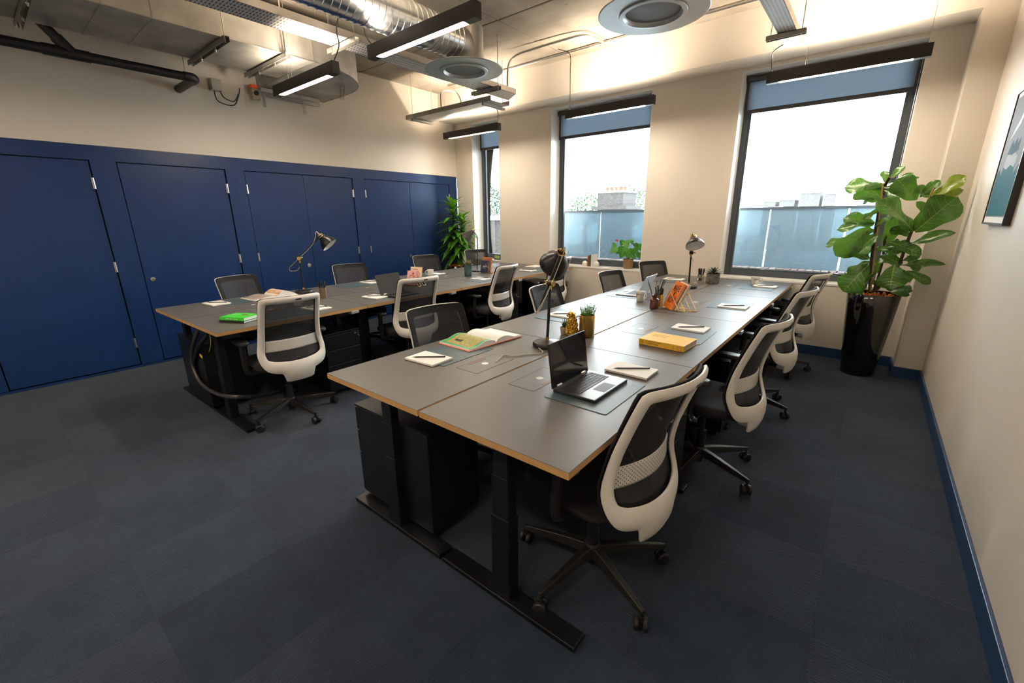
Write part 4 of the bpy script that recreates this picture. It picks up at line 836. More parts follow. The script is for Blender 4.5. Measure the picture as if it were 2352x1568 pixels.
# ------------------------------------------------------------------ closed books
def slab_book(o, wv, hv, tv, cover, pages, name, lab, grp=None, spine=True, cat='book'):
    """o: corner, wv: along the spine, hv: from spine to fore edge, tv: thickness"""
    wv, hv, tv = Vector(wv), Vector(hv), Vector(tv); w, h, th = wv.length, hv.length, tv.length
    t = empty(name, o, 0, lab, cat, grp); M = frame_m((0, 0, 0), wv, hv); up = M.to_3x3() @ Vector((0, 0, 1))
    flip = up.dot(tv) < 0; c = .0025
    def bx(a, b, nm, m, bevel=.0008):
        q = MB().lim(a, b)
        if flip: q.v = [(x, y, -z) for x, y, z in q.v]; q.f = [f[::-1] for f in q.f]
        q.v = [tuple(M @ Vector(v)) for v in q.v]; return q.build(nm, m, t, bevel=bevel)
    bx((0, 0, 0), (w, h, c), 'back_cover', cover); bx((0, 0, th-c), (w, h, th), 'front_cover', cover); bx((0, 0, c), (w, c, th-c), 'spine', cover); bx((.003, c, c), (w-.003, h-.004, th-c), 'page_block', pages)
    return t, (lambda x, y, z: M @ Vector((x, y, -z if flip else z))), M.to_3x3(), flip
M_yel = mat('yellow_cloth_cover', (.82, .47, .035), .55); M_ink = mat('black_ink', (.02, .016, .01), .6); M_yink = mat('embossed_ochre', (.50, .27, .02), .5)
a, b, c = D(1466.3, 790), D(1569.6, 810.5), D(1602.8, 792.6)
wv = b-a; hv = c-b; hv = hv-wv.normalized()*hv.dot(wv.normalized())
t, T, M3, fl_ = slab_book(a+Vector((0, 0, .0028)), wv, hv, (0, 0, .034), M_yel, M_cream, 'yellow_book', 'thick yellow hardback book lying on the second desk of the right hand row')
wx = wv.normalized(); W = wv.length; H = hv.length
fm = lambda x, z: frame_m(T(x, 0, z)-hv.normalized()*.0002, wx, (0, 0, 1))
text_mesh('spine_title', 'The Monocle Guide\nTo Better Living', .0115, M_ink, t, fm(W*.16, .0195), .0003, 'LEFT')
MB().tube([T(W*.075+.011*math.cos(q), -.0002, .018+.011*math.sin(q)) for q in [i*math.pi/10 for i in range(20)]], .0008, 4, True).tube([T(W*.075-.006, -.0002, .012), T(W*.075+.006, -.0002, .024)], .0008, 4).tube([T(W*.075-.006, -.0002, .024), T(W*.075+.006, -.0002, .012)], .0008, 4).build('spine_emblem', M_ink, t)
MB().tube([T(W*.90+x, -.0002, z) for x, z in ((-.012, .010), (-.012, .022), (-.006, .027), (0, .022), (.006, .027), (.012, .022), (.012, .010), (0, .007))], .0008, 4, True).build('spine_emblem', M_ink, t)
text_mesh('small_print', 'gestalten', .005, M_ink, t, frame_m(T(W*.78, 0, .017)-hv.normalized()*.0002, (0, 0, 1), -wx), .0003)
text_mesh('cover_title', 'The Monocle\nGuide to\nBetter Living', .017, M_yink, t, frame_m(T(W*.12, H*.62, .0341), wx, hv), .0003, 'LEFT')
# green over black pair
a, b, c = D(504, 740), D(561, 743), D(590, 733); wv = b-a; hv = c-b; hv = (hv-wv.normalized()*hv.dot(wv.normalized())).normalized()*.15
slab_book(a+Vector((0, 0, .0006)), wv, hv, (0, 0, .016), mat('black_book_cover', (.018, .017, .014), .4), M_paper, 'black_book', 'thin black book under the green book on the far bench', 'stacked pair of books')
t, T, M3, fl_ = slab_book(a+Vector((.004, .006, .0172)), wv*.97, hv, (0, 0, .024), mat('bright_green_cover', (.05, .62, .03), .35), M_paper, 'green_book', 'bright green book on top of the black one on the far bench', 'stacked pair of books')
M_wink = mat('white_ink', (.8, .8, .76), .6); wx = wv.normalized()
text_mesh('spine_title', 'GRAVEL  JOY   Max Oxalt', .010, M_wink, t, frame_m(T(wv.length*.48, 0, .012)-hv.normalized()*.0002, wx, (0, 0, 1)), .0003)
MB().prism([(.028*math.cos(q), .016*math.sin(q)) for q in [i*math.pi/9 for i in range(18)]], 0, .0004, frame_m(T(wv.length*.62, hv.length*.62, .0241), wx, hv)).build('cover_spot', mat('brown_spot', (.25, .09, .03), .5), t)
for q in range(3): MB().prism([(-.025, -.003), (.025-.008*q, -.003), (.025-.008*q, .001), (-.025, .001)], 0, .0004, frame_m(T(wv.length*.25, hv.length*(.75-.12*q), .0241), wx, hv)).build('cover_line', M_wink, t)
# ------------------------------------------------------------------ open books
def open_book(C, F, lv, rv, lab, cover, lm, rm, th=.016, cat='book', bulge=.020, art=None, curl=0):
    """C, F: near and far end of the spine; lv, rv: from the spine to the left and right edge"""
    C, F, lv, rv = Vector(C), Vector(F), Vector(lv), Vector(rv); t = empty('open_book' if cat == 'book' else 'open_magazine', C, 0, lab, cat); sv = F-C
    for v, m, nm in ((lv, lm, 'left_pages'), (rv, rm, 'right_pages')):
        N = 14; prof = []
        for i in range(N+1):
            q = i/N; z = .004+th*(1-.5*q)+bulge*(math.sin(math.pi*min(1, q*1.35))**1.2 if q*1.35 < 1 else 0)*(1-q*.4)
            if q == 0: z = .007
            if curl and nm == 'right_pages': z += curl*math.sin(math.pi*q)
            prof.append((q*.985, z))
        m2 = MB(); K = 3; k = len(prof)
        for j in (0, 1):
            for q, z in prof: m2.v.append(tuple(v*q+sv*(.015+.97*j)+Vector((0, 0, z))))
        for j in (0, 1):
            for q, z in prof: m2.v.append(tuple(v*q+sv*(.015+.97*j)+Vector((0, 0, .003))))
        for i in range(k-1): m2.f += [(i, i+1, k+i+1, k+i), (2*k+i, 3*k+i, 3*k+i+1, 2*k+i+1), (i, 2*k+i, 2*k+i+1, i+1), (k+i, k+i+1, 3*k+i+1, 3*k+i)]
        m2.f += [(k-1, 3*k-1, 4*k-1, 2*k-1), (0, k, 3*k, 2*k)]; m2.m = [0]*len(m2.f); m2.build(nm, M_paper, t, smooth=40)
        def patch(u0, u1, v0, v1, off, mm, name):
            p = MB(); S = 10
            for jj in (v0, v1):
                for ii in range(S+1):
                    q = u0+(u1-u0)*ii/S; x = q*N; i0 = min(int(x), N-1); f = x-i0; z = prof[i0][1]*(1-f)+prof[i0+1][1]*f
                    p.v.append(tuple(v*q*.985+sv*jj+Vector((0, 0, z+off))))
            p.f = [(i, i+1, S+2+i, S+1+i) for i in range(S)]; p.m = [0]*len(p.f); p.build(name, mm, t, smooth=180)
        if m is not M_paper: patch(.02, .99, .03, .97, .0006, m, 'printed_page')
        if art and nm == 'left_pages':
            for a_ in art: patch(*a_)
        c = MB(); P = [Vector((0, 0, 0))-sv*.01, v*1.02-sv*.01, v*1.02+sv*1.01, sv*1.01]; c.add([p for p in P]+[p+Vector((0, 0, .003)) for p in P], [(0, 1, 2, 3), (7, 6, 5, 4), (0, 4, 5, 1), (1, 5, 6, 2), (2, 6, 7, 3), (3, 7, 4, 0)]); c.build('cover_board', cover, t)
    return t
C = D(1141, 790); B_ = D(1079, 809); Rr = D(1198, 774); Tt = D(1008, 789)
sv = Tt-B_
open_book(C+Vector((0, 0, .0028)), C+sv+Vector((0, 0, .0028)), B_-C, Rr-C, 'open picture book with a green page on the nearest inner desk', mat('salmon_cover', (.72, .22, .13), .5), mat('green_page', (.01, .36, .10), .4), M_paper, art=[(.24, .90, .12, .86, .0010, plain('page_orange', (.75, .20, .06)), 'orange_border'), (.27, .87, .15, .83, .0014, mat('olive_picture', (.33, .30, .07), .5, noise=.3, nscale=90), 'picture'), (.62, .72, .60, .76, .0018, M_ink, 'drawn_chair'), (.60, .74, .54, .60, .0018, M_ink, 'drawn_chair')])
C = D(632, 689); F = D(618, 669); dv = Vector((.0, 1, 0))
mc = D(621, 681); open_book(mc+Vector((.13, .01, .0028)), mc+Vector((-.13, -.01, .0028)), (.01, -.21, 0), (-.01, .20, 0), 'open magazine with food pictures at the left end of the far bench', M_paper, mat('magazine_print', (.50, .40, .34), .4, col2=(.10, .09, .09), nscale=12), mat('food_photo', (.55, .22, .04), .35, col2=(.75, .60, .45), nscale=25), th=.008, cat='magazine', bulge=.012, curl=.035)
# ------------------------------------------------------------------ gold wire racks with books
def rack(R0, L0, step, n, h, lab, lean=.15):
    R0, L0, step = Vector(R0), Vector(L0), Vector(step); t = empty('book_rack', R0, 0, lab, 'book rack', 'gold wire book racks'); m = MB(); lv = L0-R0; up = Vector((0, 0, h))
    for i in range(n):
        o = step*i+Vector((0, 0, .0032)); ap = o+lv*.5+up-step*lean
        m = MB().tube([o, ap], .0026, 8).tube([ap, o+lv], .0026, 8).tube([o, o+lv], .0026, 8); m.ico(ap, .0026, 1).ico(o, .0026, 1).ico(o+lv, .0026, 1)
        if i < n-1: m.tube([o+lv if i % 2 else o, (o+lv if i % 2 else o)+step], .0026, 8)
        m.build('wire_frame', M_gold, t, smooth=True)
    return t
R0 = D(1559.4, 716); L0 = D(1521.5, 705.5); st = (D(1600, 716.5)-R0)/3
rack(R0, L0, st, 4, .15, 'gold zigzag wire book rack on the third desk of the right hand row', .4)
M_orc = mat('orange_cover', (.90, .20, .008), .45)
BL = D(1523, 706); BR = D(1547, 715); wv = (BR-BL).normalized()*.125; up = (Vector((0, 0, 1))+st.normalized()*.42).normalized()*.225; nrm = wv.cross(up).normalized()
if nrm.dot(st) < 0: nrm = -nrm
t, T, M3, f_ = slab_book(BL+Vector((0, 0, .016)), up, wv, nrm*.022, M_orc, M_cream, 'orange_book', 'orange book with bold black lettering leaning in the gold rack', 'books in the gold racks')
fn = (BL+Vector((0, 0, .012)))
def on_cover(x, y): return wv.normalized()*x+up.normalized()*y-nrm*.0004
for s_, y, sz, xs_ in (('MAKE', .163, .078, .44), ('IT', .113, .036, .7), ('NOW!', .063, .078, .44)):
    text_mesh('cover_lettering', s_, sz, M_ink, t, frame_m(on_cover(.0625, y), wv, up), .0003, xs=xs_, bold=.001)
for y in (.207, .130, .097, .022): MB().tube([on_cover(.012, y), on_cover(.112, y)], .0007, 4).build('cover_rule', M_ink, t)
t, T, M3, f_ = slab_book(BL+nrm*.030+wv*.14+Vector((0, 0, .020)), up*1.02, wv, nrm*.022, M_cream, M_paper, 'cream_book', 'cream book with an orange spot behind the orange one in the gold rack', 'books in the gold racks')
wn = wv.normalized(); MB().prism([(.014*math.cos(q), .016*math.sin(q)) for q in [i*math.pi/9 for i in range(18)]], 0, .0005, frame_m(wn*.106+up.normalized()*.19-nrm*.0002, wv, up)).build('orange_spot', M_orc, t)
def shelf_pair(px, lab, specs, tri):
    """upright books leaning in a rack seen face on; px: bottom left and bottom right pixel"""
    a, b = D(*px[0]), D(*px[1]); wv = (b-a); wn = wv.normalized(); back = Vector((wn.y, -wn.x, 0)); back = back if back.dot(CW) > 0 else -back
    rack(a+wv*1.04-back*.01, a-wv*.04-back*.01, back*.045, 4, tri, lab, 0.25)
    for i, (nm, lb, m, w, h, dx, txts) in enumerate(specs):
        up = (Vector((0, 0, 1))+back*.22).normalized()*h; o = a+wn*dx+back*(.004+.040*i)+Vector((0, 0, .0095))
        n2 = wn.cross(up).normalized(); n2 = n2 if n2.dot(back) > 0 else -n2
        t, T, M3, f_ = slab_book(o, up, wn*w, n2*.016, m, M_cream, nm, lb, 'books in the gold racks')
        for tx, x, y, sz, mm in txts: text_mesh('cover_lettering', tx, sz, mm, t, frame_m(wn*x+up.normalized()*y-n2*.0004, wn, up), .0003, bold=.0003)
        if nm == 'pink_book':
            for q, (x, y, r) in enumerate(((.08, .13, .013), (.095, .10, .011), (.10, .05, .010), (.05, .11, .008), (.045, .03, .012))): MB().prism([(r*math.cos(z)*(1+.3*math.cos(3*z)), r*math.sin(z)) for z in [i*math.pi/9 for i in range(18)]], 0, .0005, frame_m(wn*x+up.normalized()*y-n2*.0006, wn, up)).build('cover_shape', plain(('cover_maroon', 'cover_rust')[q % 2], ((.12, .03, .04), (.55, .13, .03))[q % 2]), t)
        if nm == 'peach_book':
            for q in range(9): z = q*.45; MB().prism([(.005*math.cos(v), .005*math.sin(v)) for v in [i*math.pi/5 for i in range(10)]], 0, .0005, frame_m(wn*(.105+.025*math.sin(z*1.3))+up.normalized()*(.15-.013*q)-n2*.0006, wn, up)).build('cover_dot', plain(('cover_rust', 'cover_maroon')[q % 2], (.5, .12, .03)), t)
M_navyink = mat('dark_title_ink', (.03, .03, .05), .6)
shelf_pair(((1102, 627), (1131, 629)), 'gold wire book rack beyond the green vase on the far bench', [('navy_book', 'navy book in the gold rack by the green vase', mat('navy_cover', (.035, .035, .09), .5), .125, .165, .004, [('AMNEST', .068, .085, .020, M_wink), ('GUIDE', .06, .062, .010, M_wink)]), ('copper_book', 'copper orange atlas behind the navy book in the gold rack', mat('copper_cover', (.62, .22, .10), .45), .155, .205, -.008, [('MY TINY ATLAS', .078, .175, .0165, M_navyink)])], .13)
shelf_pair(((934, 656), (962, 658)), 'gold wire book rack with pink book on the far bench', [('pink_book', 'pink patterned book in the gold rack behind the second chair', mat('pink_cover', (.70, .36, .40), .5), .125, .16, -.002, []), ('peach_book', 'peach coloured book with a dark title behind the pink one', mat('peach_cover', (.76, .55, .40), .5), .15, .20, .008, [('Creative\nQuest', .052, .160, .026, M_navyink)])], .13)
# ------------------------------------------------------------------ desk lamps
def lamp(base, ptop, tail, joint, head, axis, lab, sr=.085, depth=.125):
    """base: point on the desk, ptop: top of post, tail-joint-head: swivel arm, axis: where the shade points"""
    base, ptop, tail, joint, head = map(Vector, (base, ptop, tail, joint, head)); base = base+Vector((0, 0, .0006)); t = empty('desk_lamp', base, 0, lab, 'lamp', 'black and gold desk lamps'); q = lambda p: p-base
    MB().lathe([(0, 0), (.082, 0), (.086, .004), (.086, .018), (.080, .026), (.03, .036), (.010, .040), (0, .040)], n=40).build('base', M_lampblk, t, smooth=40)
    MB().cyl((0, 0, .040), q(ptop)*.0+Vector((0, 0, .055)), .0105, n=16).build('base_collar', M_brass, t, smooth=True)
    MB().cyl((0, 0, .05), q(ptop), .0085, n=14).build('post', M_lampblk, t, smooth=True)
    MB().cyl(q(ptop), q(joint)-Vector((0, 0, .012)), .010, n=14).build('post_fork', M_brass, t, smooth=True)
    d = (head-tail).normalized(); s = d.cross(Vector((0, 0, 1))).normalized()
    j = MB().cyl(q(joint)-s*.016, q(joint)+s*.016, .017, n=20).build('swivel_joint', M_lampblk, t, smooth=True)
    for e in (-1, 1): MB().cyl(q(joint)+s*e*.016, q(joint)+s*e*.020, .0185, n=20).build('joint_washer', M_brass, j, smooth=True)
    k = q(joint)-s*.02; MB().cyl(k, k-s*.012, .007, n=10).ico(k-s*.02+d*.010, .009, 1, (1, 1, .5)).ico(k-s*.02-d*.010, .009, 1, (1, 1, .5)).build('wing_nut', M_gold, j)
    MB().cyl(q(tail), q(head), .0062, n=12).build('arm', M_lampblk, t, smooth=True)
    ax = Vector(axis).normalized(); R = (-ax).to_track_quat('Z', 'Y').to_matrix(); h = q(head)
    sh = MB().lathe([(sr, -depth), (sr*1.0, -depth+.006), (sr*.93, -depth*.72), (sr*.68, -depth*.44), (sr*.40, -depth*.24), (.030, -depth*.16), (.026, -.004), (.02, 0), (0, .0)], h, 40, R).build('shade', M_lampblk, t, smooth=50)
    MB().lathe([(sr*.985, -depth+.002), (sr*.91, -depth*.72), (sr*.66, -depth*.45), (sr*.38, -depth*.26), (.02, -depth*.2), (0, -depth*.2)], h, 40, R).build('shade_lining', M_lampwhite, sh, smooth=50)
    MB().lathe([(.026, -.002), (.029, .0), (.029, .006), (.024, .008)], h, 24, R).build('shade_collar', M_gold, sh, smooth=True)
    MB().tube([h+ax*.02+s*.034*math.cos(v)+s.cross(ax)*.034*math.sin(v) for v in [i*math.pi/12 for i in range(24)]], .0028, 6, True).build('gold_ring', M_gold, sh, smooth=True)
    MB().cyl(h-ax*.0, h-ax*.028, .013, .010, n=14).box(h-ax*.018+s*.013, (.008, .008, .022)).box(h-ax*.018-s*.013, (.008, .008, .022)).build('lamp_holder', M_brass, sh, smooth=True)
    cb = bez([h-ax*.026, h-ax*.06+Vector((0, 0, -.01)), q(head)*.65+q(joint)*.35+Vector((0, 0, -.006))+s*.012, q(joint)*.5+q(tail)*.5+s*.010, q(tail)-d*.02, q(tail)-d*.025+Vector((0, 0, -.03))-s*.02, (q(joint)+q(tail))*.5+Vector((0, 0, -.08))-s*.03, q(ptop)+Vector((0, 0, -.01))-s*.012], 6)
    MB().tube(cb, .0026, 6).build('woven_cable', plain('woven_cable', (.50, .45, .38), .8), t, smooth=True)
    return t
b1 = D(1257, 794); lamp(b1, PV(1263.5, 664, b1), PV(1241, 700, b1, -.06), PV(1265, 650, b1), PV(1289, 580, b1, .10), (CW.x*.70-CR.x*.28, CW.y*.70-CR.y*.28, -.62), 'black desk lamp with gold fittings, nearest, pointing away from the viewer', .088)
b2 = D(699, 672); lamp(b2, PV(689, 604, b2), PV(668, 612, b2), PV(688, 593, b2), PV(736, 541, b2), (CR.x*.55, CR.y*.55, -.62), 'black desk lamp with gold fittings on the far bench, tilted to the right', .082)
b3 = D(1581, 661); lamp(b3, PV(1587, 590, b3), PV(1588, 586, b3, .12), PV(1588, 580, b3), PV(1593, 544, b3, -.20), (-CW.x*.52, -CW.y*.52, -.72), 'black desk lamp before the window wall, its white inside turned to the viewer', .085, .10)
b4 = D(1096, 623); t = empty('cone_lamp', b4, 0, 'slim dark lamp with a cone shade in front of the corner plant', 'lamp'); q = lambda p: Vector(p)-b4
MB().lathe([(0, 0), (.075, 0), (.078, .006), (.07, .014), (0, .018)], n=32).build('base', M_lampblk, t, smooth=40)
hd = q(PV(1086.5, 529, b4)); MB().tube(bez([(0, 0, .015), q(PV(1097, 570, b4)), q(PV(1096, 545, b4)), q(PV(1092, 537, b4)), hd], 6), .006, 10).build('stem', M_lampblk, t, smooth=True)
ax = (q(PV(1064, 551, b4))-hd).normalized(); R = (-ax).to_track_quat('Z', 'Y').to_matrix()
sh = MB().lathe([(.085, -.155), (.084, -.150), (.028, -.01), (.022, 0), (0, 0)], hd, 32, R).build('shade', mat('grey_bronze_shade', (.10, .095, .095), .35, metal=.5), t, smooth=50); MB().lathe([(.083, -.154), (.026, -.012), (0, -.012)], hd, 32, R).build('shade_lining', M_lampwhite, sh, smooth=50); MB().cyl(hd, hd-ax*.03, .016, .012, n=14).build('lamp_holder', M_gold, sh, smooth=True)
MB().cyl((0, 0, .016), (0, 0, .028), .009, n=12).build('stem_collar', M_gold, t)
o = MB().tube([p-b1 for p in bez([b1+Vector((.0, -.086, .008)), D(1246, 812)+Vector((0, 0, .006)), D(1210, 816)+Vector((0, 0, .005)), D(1180, 819)+Vector((0, 0, .005)), D(1158, 818)+Vector((0, 0, .008)), D(1145, 828)+Vector((0, 0, .006)), D(1138, 832)+Vector((0, 0, .002))], 8)], .003, 6).build('lamp_cable', plain('woven_cable', (.50, .45, .38), .8), smooth=True, label='pale woven cable from the nearest lamp to the desk flap', cat='cable'); o.location = b1
# ------------------------------------------------------------------ printed sheet, sill box
o = box('printed_sheet', M_paper, (-.10, -.14, 0), (.10, .14, .0012)); c = D(1236, 612); o.location = (c.x-.06, c.y, HZ+.0028); setp(o, 'printed sheet with an orange block on the last far bench desk', 'paper')
box('orange_block', plain('sheet_orange', (.75, .33, .06)), (-.03, -.10, .0012), (.03, -.05, .0016), o)
t = empty('small_display', (-4.98, 5.75, .79), -.2, 'small dark digital display on the sill of the narrow window', 'display'); box('case', M_blkplas, (-.09, -.02, 0), (.09, .02, .09), t, bevel=.005); box('screen', plain('display_green', (.30, .42, .14)), (-.075, -.0205, .02), (.075, -.02, .075), t)
# ================================================================== ornaments and plants
def leaf_obj(data, parent, base, tip, nrm, wid=1.0, name='leaf', mats=None):
    """place a unit leaf (base at origin, along +y, face +z) from base to tip"""
    base, tip = Vector(base), Vector(tip); d = tip-base; L = d.length; y = d.normalized(); n = Vector(nrm); n = n-y*n.dot(y); n = n.normalized() if n.length > 1e-4 else y.orthogonal().normalized(); x = y.cross(n)
    o = bpy.data.objects.new(name, data); COL.objects.link(o); o.parent = parent
    o.matrix_local = Matrix(((x.x*L*wid, y.x*L, n.x*L, base.x), (x.y*L*wid, y.y*L, n.y*L, base.y), (x.z*L*wid, y.z*L, n.z*L, base.z), (0, 0, 0, 1)))
    return o
def leaf_mesh(name, prof, m, droop=.2, fold=.25, wave=.03, nu=6, nv=12, seed=0, vein=None):
    rnd = random.Random(seed); b = MB(); ph = rnd.uniform(0, 6)
    def wv(t):
        for (a, p), (c, q) in zip(prof, prof[1:]):
            if t <= c: return p+(q-p)*(t-a)/(c-a)
        return prof[-1][1]
    def surf(u, t):
        w = wv(t); x = u*w; return (x, t, -droop*t*t+fold*abs(x)-fold*.6*x*x/max(w, .01)+wave*math.sin(9*t+ph+2*u)*abs(u)**1.5)
    for j in range(nv+1):
        for i in range(nu+1): b.v.append(surf(-1+2*i/nu, j/nv))
    b.f = [(j*(nu+1)+i, j*(nu+1)+i+1, (j+1)*(nu+1)+i+1, (j+1)*(nu+1)+i) for j in range(nv) for i in range(nu)]; b.m = [0]*len(b.f)
    if vein:
        b.mi = 1
        def rib(pts, w0, w1):
            n0 = len(b.v); k = len(pts)
            for q, (u, t) in enumerate(pts):
                p = Vector(surf(u, t)); q2 = pts[min(q+1, k-1)]; q1 = pts[max(q-1, 0)]; d = Vector(surf(*q2))-Vector(surf(*q1)); s = Vector((d.y, -d.x, 0)).normalized()*(w0+(w1-w0)*q/(k-1))
                b.v += [tuple(p+s+Vector((0, 0, .004))), tuple(p-s+Vector((0, 0, .004)))]
            for q in range(k-1): b.f.append((n0+2*q, n0+2*q+2, n0+2*q+3, n0+2*q+1)); b.m.append(1)
        rib([(0, t/10) for t in range(11)], .010, .003)
        for t0 in (.15, .28, .42, .55, .68, .80):
            for s in (-1, 1): rib([(s*q/5*.9, t0+.16*q/5) for q in range(6)], .0045, .0015)
    o = b.build(name, [m, vein] if vein else m, None, smooth=180); d = o.data; bpy.data.objects.remove(o); return d
def leafshader(m, tr):
    """leaves let some light through"""
    nt = m.node_tree; b = nt.nodes['Principled BSDF']; t = nt.nodes.new('ShaderNodeBsdfTranslucent'); t.inputs[0].default_value = (*tr, 1); x = nt.nodes.new('ShaderNodeMixShader'); x.inputs[0].default_value = .20
    nt.links.new(b.outputs[0], x.inputs[1]); nt.links.new(t.outputs[0], x.inputs[2]); nt.links.new(x.outputs[0], nt.nodes['Material Output'].inputs[0])
leafshader(M_leaf, (.20, .42, .03)); leafshader(M_leaf2, (.16, .40, .02)); leafshader(M_leaf3, (.12, .42, .03))
M_leafy = mat('fiddle_leaf_yellow_green', (.20, .27, .025), .35, noise=.3, nscale=5); leafshader(M_leafy, (.4, .5, .04))
# ------------------------------------------------------------------ fiddle leaf fig by the right wall
PC = Vector((.115, 5.225, 0))
t = empty('tall_planter', PC, 0, 'tall glossy black tapered planter standing in the right corner', 'planter')
MB().lathe([(0, 0), (.125, 0), (.132, .006), (.150, .2), (.170, .42), (.190, .66), (.200, .785), (.196, .790), (.188, .785), (.186, .74), (0, .738)], n=56).build('planter_shell', M_blkgloss, t, smooth=50)
ch = MB(); rnd = random.Random(3)
for i in range(150):
    a = rnd.uniform(0, 6.28); r = .18*math.sqrt(rnd.random()); ch.ico((r*math.cos(a), r*math.sin(a), .752+rnd.uniform(-.008, .022)), rnd.uniform(.008, .02), 1, (1, .7, .45), .15, Euler((rnd.uniform(-1, 1), rnd.uniform(-1, 1), a)).to_matrix())
ch.build('bark_chips', M_chips, t, kind='stuff')
PB = PC+Vector((0, 0, .76)); 
def Z(X, Y, off=0):
    p = PX(1800+X/4.261, 350+Y/4.261, y=5.16+off*.7)
    if X > 1000: p = PX(1800+X/4.261, 350+Y/4.261, y=5.10+min(0, off)*.7-(X-1000)*.00012)
    return p

t = empty('fiddle_leaf_fig', PB, 0, 'tall fiddle leaf fig with big wavy leaves in the black planter', 'plant')
q = lambda p: Vector(p)-PB
for nm, pts, r in (('stem', [(840, 1360), (850, 1150), (870, 950), (900, 740), (935, 560), (960, 470), (990, 330), (1040, 240)], .011), ('stem', [(860, 1370), (1000, 1260), (1120, 1110), (1180, 960), (1240, 800), (1290, 700), (1380, 560), (1450, 430)], .012), ('stem', [(880, 1350), (960, 1100), (985, 900), (1000, 800)], .009)):
    MB().tube(bez([q(Z(*p)) for p in pts], 4), r, 8).build(nm, M_bark, t, smooth=True)
MB().cyl(q(Z(850, 1360, -.03)), q(Z(975, 300, -.03)), .007, n=8).build('support_cane', mat('bamboo_cane', (.42, .24, .10), .6), t)
MB().cyl(q(Z(1250, 780, .05)), q(Z(1475, 345, .05)), .007, n=8).build('support_cane', MATS['bamboo_cane'], t)
FP = [(0, .02), (.08, .10), (.2, .19), (.35, .215), (.5, .25), (.65, .32), (.78, .34), (.9, .25), (.97, .10), (1, .0)]
LM = [leaf_mesh('leaf', FP, M_leaf, .20, .32, .055, seed=i, vein=M_vein) for i in range(3)]+[leaf_mesh('leaf', FP, M_leafy, .15, .3, .05, seed=9, vein=M_vein)]
LV = [(1040, 260, 1170, 125, 0, .9), (1000, 300, 985, 170, .05, .8), (985, 335, 610, 300, -.05, .9), (930, 480, 690, 385, .05, .8), (985, 480, 830, 310, -.10, 1.1), (1090, 340, 1300, 215, .08, .8), (1090, 330, 920, 300, .12, .9), (1300, 465, 1110, 260, -.12, 1.2), (1330, 440, 1515, 265, .05, .8), (1430, 440, 1290, 320, .02, 1.0), (1455, 440, 1770, 215, .05, .8), (1470, 465, 1785, 345, -.02, .8), (1265, 775, 1005, 420, -.16, 1.1), (1285, 775, 1655, 455, -.18, 1.15), (1540, 590, 1870, 540, .02, .7), (1210, 905, 1725, 720, -.05, .75), (890, 690, 590, 620, 0, .9), (880, 705, 535, 715, -.12, .6), (850, 735, 520, 1005, -.15, .95), (600, 850, 390, 890, .1, .8), (930, 800, 690, 960, -.12, 1.25), (975, 905, 1150, 640, .08, .9), (890, 725, 1075, 590, -.05, .6), (1050, 880, 1350, 970, -.08, .7), (840, 1045, 610, 930, -.02, .8), (880, 940, 1130, 950, -.05, .6), (1160, 1100, 950, 985, -.06, 1.2), (1120, 1110, 1650, 1040, -.04, .6), (1085, 1100, 1035, 1320, -.20, 1.5), (830, 1100, 575, 1345, -.16, 1.15), (840, 1065, 595, 1190, .05, .8), (900, 1170, 760, 1260, -.1, .7), (1200, 1155, 1445, 1275, -.02, .6), (820, 1285, 690, 1390, -.1, .8), (1000, 1330, 1240, 1320, -.05, .8), (1050, 1370, 1230, 1390, -.02, .6), (1205, 1010, 1350, 1150, .06, 1.0), (870, 1250, 950, 1340, .04, 1.0), (940, 500, 900, 575, .04, 1.1), (1060, 330, 1260, 195, .05, .6), (1010, 930, 1230, 860, .10, .8), (870, 1040, 960, 1180, .08, .9), (930, 620, 1040, 480, .06, .8), (900, 760, 700, 800, .02, .9), (960, 420, 760, 470, .08, .9), (1000, 350, 1120, 420, -.08, .9), (1300, 480, 1450, 600, .0, .9), (1180, 970, 1000, 870, .04, 1.0), (880, 900, 720, 1040, .06, .9), (1100, 1140, 1260, 1240, -.1, 1.0), (860, 1220, 740, 1130, .03, .9), (930, 560, 780, 640, -.08, .9), (1240, 820, 1060, 720, .05, 1.0), (1400, 560, 1560, 520, .03, .9), (1160, 1060, 1330, 1000, .04, .9)]
rnd = random.Random(11)
for i, (x0, y0, x1, y1, off, w) in enumerate(LV):
    b0, t0 = q(Z(x0, y0, off*.2)), q(Z(x1, y1, off)); tc = (CAM-PB).normalized()
    if t0.x+PB.x > .50 and t0.x > b0.x: t0 = b0+(t0-b0)*max(.3, (.50-PB.x-b0.x)/(t0.x-b0.x)); w *= .75
    leaf_obj(LM[3] if i in (10, 11) else LM[i % 3], t, b0, t0, tc*.8+Vector((rnd.uniform(-.35, .35), rnd.uniform(-.3, .3), .45+rnd.uniform(-.3, .4))), w)
